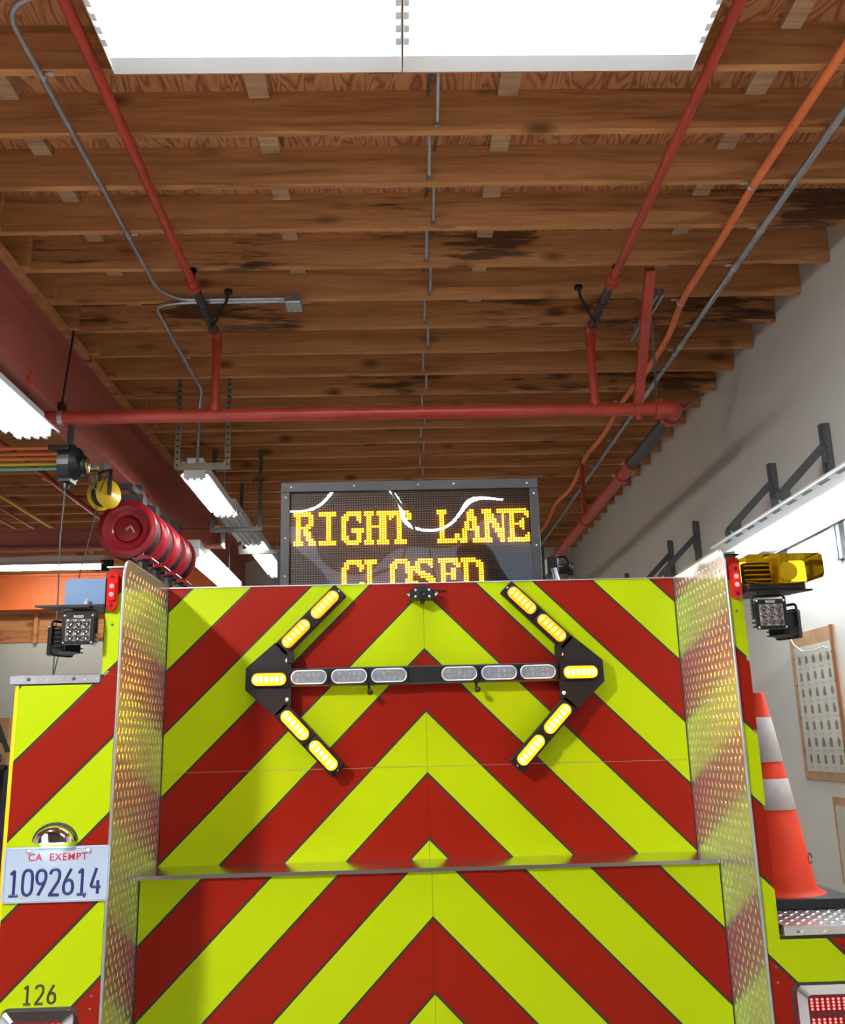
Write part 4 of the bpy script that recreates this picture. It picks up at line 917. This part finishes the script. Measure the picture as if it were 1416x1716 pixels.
for j in range(nz + 1):
    for i in range(nx + 1):
        u, v = i / nx, j / nz
        x = sx0 + bw + u * (sx1 - sx0 - 2 * bw); z = sz0 + 0.04 + v * (sz1 - sz0 - 0.082)
        vs.append((x, YS - 0.0005 + 0.0032 * math.sin(u * 7.4 + 1.3 * math.sin(v * 4.2)) * math.sin(v * PI) + 0.0016 * math.sin(u * 13 + v * 6), z))
pn.add(vs, [(j * (nx + 1) + i, j * (nx + 1) + i + 1, (j + 1) * (nx + 1) + i + 1, (j + 1) * (nx + 1) + i) for j in range(nz) for i in range(nx)], True)
pn.build('clear_cover', 'clear_pane', ms)
for x in (sx0 - 0.022, sx1 + 0.004): MB().box(x, x + 0.018, YS + 0.06, YS + 0.10, 1.6, 2.45).build('side_post', 'black_metal', ms)
MB().box(sx0 - 0.022, sx1 + 0.022, YS + 0.06, YS + 0.10, 1.58, 1.62).build('mast_foot', 'black_metal', ms)
MB().box(-W + 0.006, W - 0.006, Y1 + 0.03, 1.6, 1.55, 1.58).build('bed_floor', 'tread_plate', tr)

# black spotlight behind the panel right of the sign
bl = thing('handheld_spotlight', 'black spotlight with carry handle beside the message sign', 'spotlight', (0.60, 1.1, 2.24))
MB().bbox(0.555, 0.605, 1.06, 1.14, 2.345, 2.425, 0.008).build('battery_block', 'black_plastic', bl)
MB().lathe([(0.022, 0.60), (0.022, 0.645), (0.029, 0.648), (0.029, 0.668), (0.0, 0.668)], (0, 1.10, 2.375), 'X', 20).build('lamp_head', 'black_plastic', bl)
MB().tube(bend([(0.585, 1.1, 2.42), (0.60, 1.1, 2.432), (0.64, 1.1, 2.432), (0.657, 1.1, 2.405), (0.655, 1.1, 2.39)], 0.02), 0.007, 8).build('handle', 'black_plastic', bl)
MB().tube([(0.58, 1.06, 2.37), (0.595, 1.05, 2.29), (0.60, 1.05, 1.58)], 0.014, 10).build('stand', 'zinc', bl)

# ------------------------------------------------------------------ work lights on the corner brackets
def pod(label, loc, rz, rx=0.0):
    t = thing('work_light', label, 'work light', loc, 'black LED work light pods')
    t.rotation_euler = (rx, 0, rz)
    h = 0.046
    recalc(MB().prism(rrect(-h, h, -h, h, 0.008, 3), 'Y', 0.0, 0.016).build('face_frame', 'black_plastic', t, True))
    bk = MB(); n = 12
    f0 = rrect(-h + 0.003, h - 0.003, -h + 0.003, h - 0.003, 0.006, 2); f1 = [(p[0] * 0.72, p[1] * 0.78) for p in f0]; n = len(f0)
    bk.add([(p[0], 0.016, p[1]) for p in f0] + [(p[0], 0.062, p[1]) for p in f1], [(k, (k + 1) % n, n + (k + 1) % n, n + k) for k in range(n)] + [tuple(range(n, 2 * n))])
    bd = recalc(bk.build('body', 'black_plastic', t, True))
    for i in range(6):
        z = -0.034 + i * 0.0135
        MB().box(-h + 0.001, h - 0.001, 0.018, 0.058, z - 0.0016, z + 0.0016).build('fin', 'black_metal', bd, True)
    MB().box(-h + 0.010, h - 0.010, -0.0012, 0.0, -h + 0.010, h - 0.016).build('reflector_tray', 'lens_cell', t, True)
    for i in range(3):
        for j in range(3):
            x, z = (i - 1) * 0.0235, (j - 1) * 0.0215 - 0.003
            c = recalc(MB().lathe([(0.0112, -0.0016), (0.010, -0.0055), (0.0065, -0.003), (0.002, -0.0018), (0.0, -0.0018)], (x, 0, z), 'Y', 14).build('led_cup', 'lamp_cup', t, True))
    for sx in (-1, 1):
        for sz in (-1, 1): MB().lathe([(0.0035, 0.0), (0.003, -0.0025), (0, -0.003)], (sx * (h - 0.005), 0, sz * (h - 0.005)), 'Y', 8).build('screw', 'zinc', t, True)
    text_mesh('RIGID', 0.0105, 'white_ink', t, Matrix.Translation(t.location) @ Matrix.Translation((0, -0.0004, h - 0.008)) @ RX)
    MB().tube(bend([(-h - 0.004, 0.02, -0.01), (-h - 0.004, 0.02, h + 0.014), (h + 0.004, 0.02, h + 0.014), (h + 0.004, 0.02, -0.01)], 0.012), 0.004, 8).build('yoke', 'black_metal', t, True)
    return t
pod('left work light facing rearward under the upright sheet metal plate', (-1.062, -0.05, 2.013), math.radians(4))
pod('left work light turned outward with cooling fins showing', (-1.158, 0.066, 1.988), math.radians(-118))
pod('right work light facing rearward under the amber lightbar', (1.058, -0.05, 2.012), math.radians(-4))
pod('right work light turned outward with cooling fins showing', (1.158, 0.066, 1.990), math.radians(118))
for s, nm in ((-1, 'left'), (1, 'right')):
    o = recalc(MB().prism([(s * 0.9965, -0.03), (s * 1.205, -0.03), (s * 1.14, 0.10), (s * 0.9965, 0.14)], 'Z', 2.085, 2.091).box(min(s * 1.03, s * 1.09), max(s * 1.03, s * 1.09), -0.055, -0.02, 2.078, 2.085).build('light_bracket', 'black_metal'))
    tag(o, 'black triangular bracket plate above the %s work lights' % nm, 'bracket', 'light brackets')
o = recalc(MB().prism(arc(-1.127 + 0.014, 2.176 - 0.014, 0.014, 180, 90, 5) + [(-0.9965, 2.176), (-0.9965, 2.0912), (-1.127, 2.0912)], 'Y', 0.0, 0.004).build('splash_plate', 'sky_reflection_blue'))
tag(o, 'upright sheet metal plate coloured as a blue-grey sky reflection above the left work lights', 'plate')
o = MB().tube([(-1.055, -0.012, 2.091), (-1.055, -0.012, 2.102)], 0.008, 8).tube([(-1.055, -0.012, 2.10), (-1.052, -0.012, 2.11)], 0.004, 8).build('bracket_bolt', 'zinc'); tag(o, 'bright bolt and nut on top of the left light bracket', 'bolt')

# amber lightbar
al = thing('amber_lightbar', 'amber plastic warning lightbar on the right corner bracket', 'warning light', (1.12, 0.05, 2.092))
MB().bbox(1.005, 1.19, -0.02, 0.11, 2.0912, 2.112, 0.004).build('base', 'black_plastic', al)
o_ = [(1.000, 2.122), (1.03, 2.1125), (1.19, 2.1125), (1.238, 2.126), (1.245, 2.14), (1.243, 2.196), (1.235, 2.203), (1.008, 2.203), (1.000, 2.196)]
recalc(MB().prism(o_, 'Y', -0.04, 0.10).build('dome', 'amber_glass', al))
MB().box(1.02, 1.095, 0.02, 0.05, 2.122, 2.185).build('reflector_block', 'black_metal', al)
for i in range(4): MB().box(1.018, 1.097, 0.014, 0.019, 2.128 + i * 0.015, 2.133 + i * 0.015).build('reflector_rib', 'amber_inner', al)
MB().box(1.106, 1.112, -0.02, 0.09, 2.118, 2.195).build('divider', 'amber_inner', al)
recalc(MB().lathe([(0.030, 0.0), (0.025, 0.014), (0.014, 0.026), (0.0, 0.03)], (1.158, 0.03, 2.158), 'Y', 24).build('lamp_reflector', 'zinc', al))
MB().lathe([(0.0, -0.012), (0.009, -0.008), (0.011, 0.0), (0.008, 0.014), (0, 0.016)], (1.158, 0.042, 2.158), 'Y', 14).build('bulb', 'lens_clear', al)

# ------------------------------------------------------------------ traffic cone on the shelf
tc_ = thing('traffic_cone', 'orange traffic cone with two white bands standing on the tread shelf', 'traffic cone', (1.165, 0.42, 1.1135))
cx_, cy_, zb = 1.165, 0.42, 1.1135
recalc(MB().prism(rrect(cx_ - 0.176, cx_ + 0.18, cy_ - 0.178, cy_ + 0.178, 0.03), 'Z', zb, zb + 0.028).build('base', 'dark_rubber', tc_))
zr = lambda z: 0.122 + (0.02 - 0.122) * (z - 1.15) / (1.80 - 1.15)
recalc(MB().lathe([(0.148, 1.1415), (0.136, 1.147), (zr(1.16), 1.16), (zr(1.79), 1.79), (zr(1.79) * .8, 1.795), (0.0, 1.795)], (cx_, cy_, 0), 'Z', 40).build('cone_body', 'cone_orange', tc_))
for z0, z1 in ((1.405, 1.505), (1.56, 1.71)): MB().lathe([(zr(z0) + .0005, z0), (zr(z0) + 0.0022, z0 + 0.001), (zr(z1) + 0.0022, z1 - 0.001), (zr(z1) + .0005, z1)], (cx_, cy_, 0), 'Z', 40).build('reflective_band', 'cone_white', tc_)
MB().tube([(cx_ + 0.09 + 0.012 * math.cos(a) * 0.5, cy_ - 0.066 - 0.0, 1.25 + 0.016 * math.sin(a)) for a in [q * PI / 6 for q in range(12)]], 0.002, 5).build('painted_letter', 'dark_ink', tc_)

# ------------------------------------------------------------------ far left clutter
t = thing('storage_shelf', 'dark storage shelving seen past the truck at the left edge', 'shelf', (-4.2, 6.0, 0))
for x in (-5.0, -3.66): MB().box(x - 0.02, x + 0.02, 5.9, 6.5, 0, 1.55).build('upright', 'dark_shelf', t)
for z in (0.3, 0.9, 1.52): MB().box(-5.0, -3.66, 5.9, 6.5, z, z + 0.04).build('board', 'dark_shelf', t)
MB().box(-4.98, -3.68, 6.48, 6.5, 0.3, 1.52).build('back_sheet', 'dark_shelf', t)
t = thing('cardboard_box', 'brown cardboard box printed with a large letter A on dark shelving', 'box', (-4.0, 6.1, 1.56))
MB().box(-4.3, -3.69, 5.95, 6.4, 1.5605, 1.98).build('carton', 'cardboard', t)
text_mesh('A', 0.42, 'dark_ink', t, Matrix.Translation((-3.80, 5.949, 1.80)) @ RX)
text_mesh('250', 0.12, 'dark_ink', t, Matrix.Translation((-3.82, 5.949, 1.61)) @ RX)
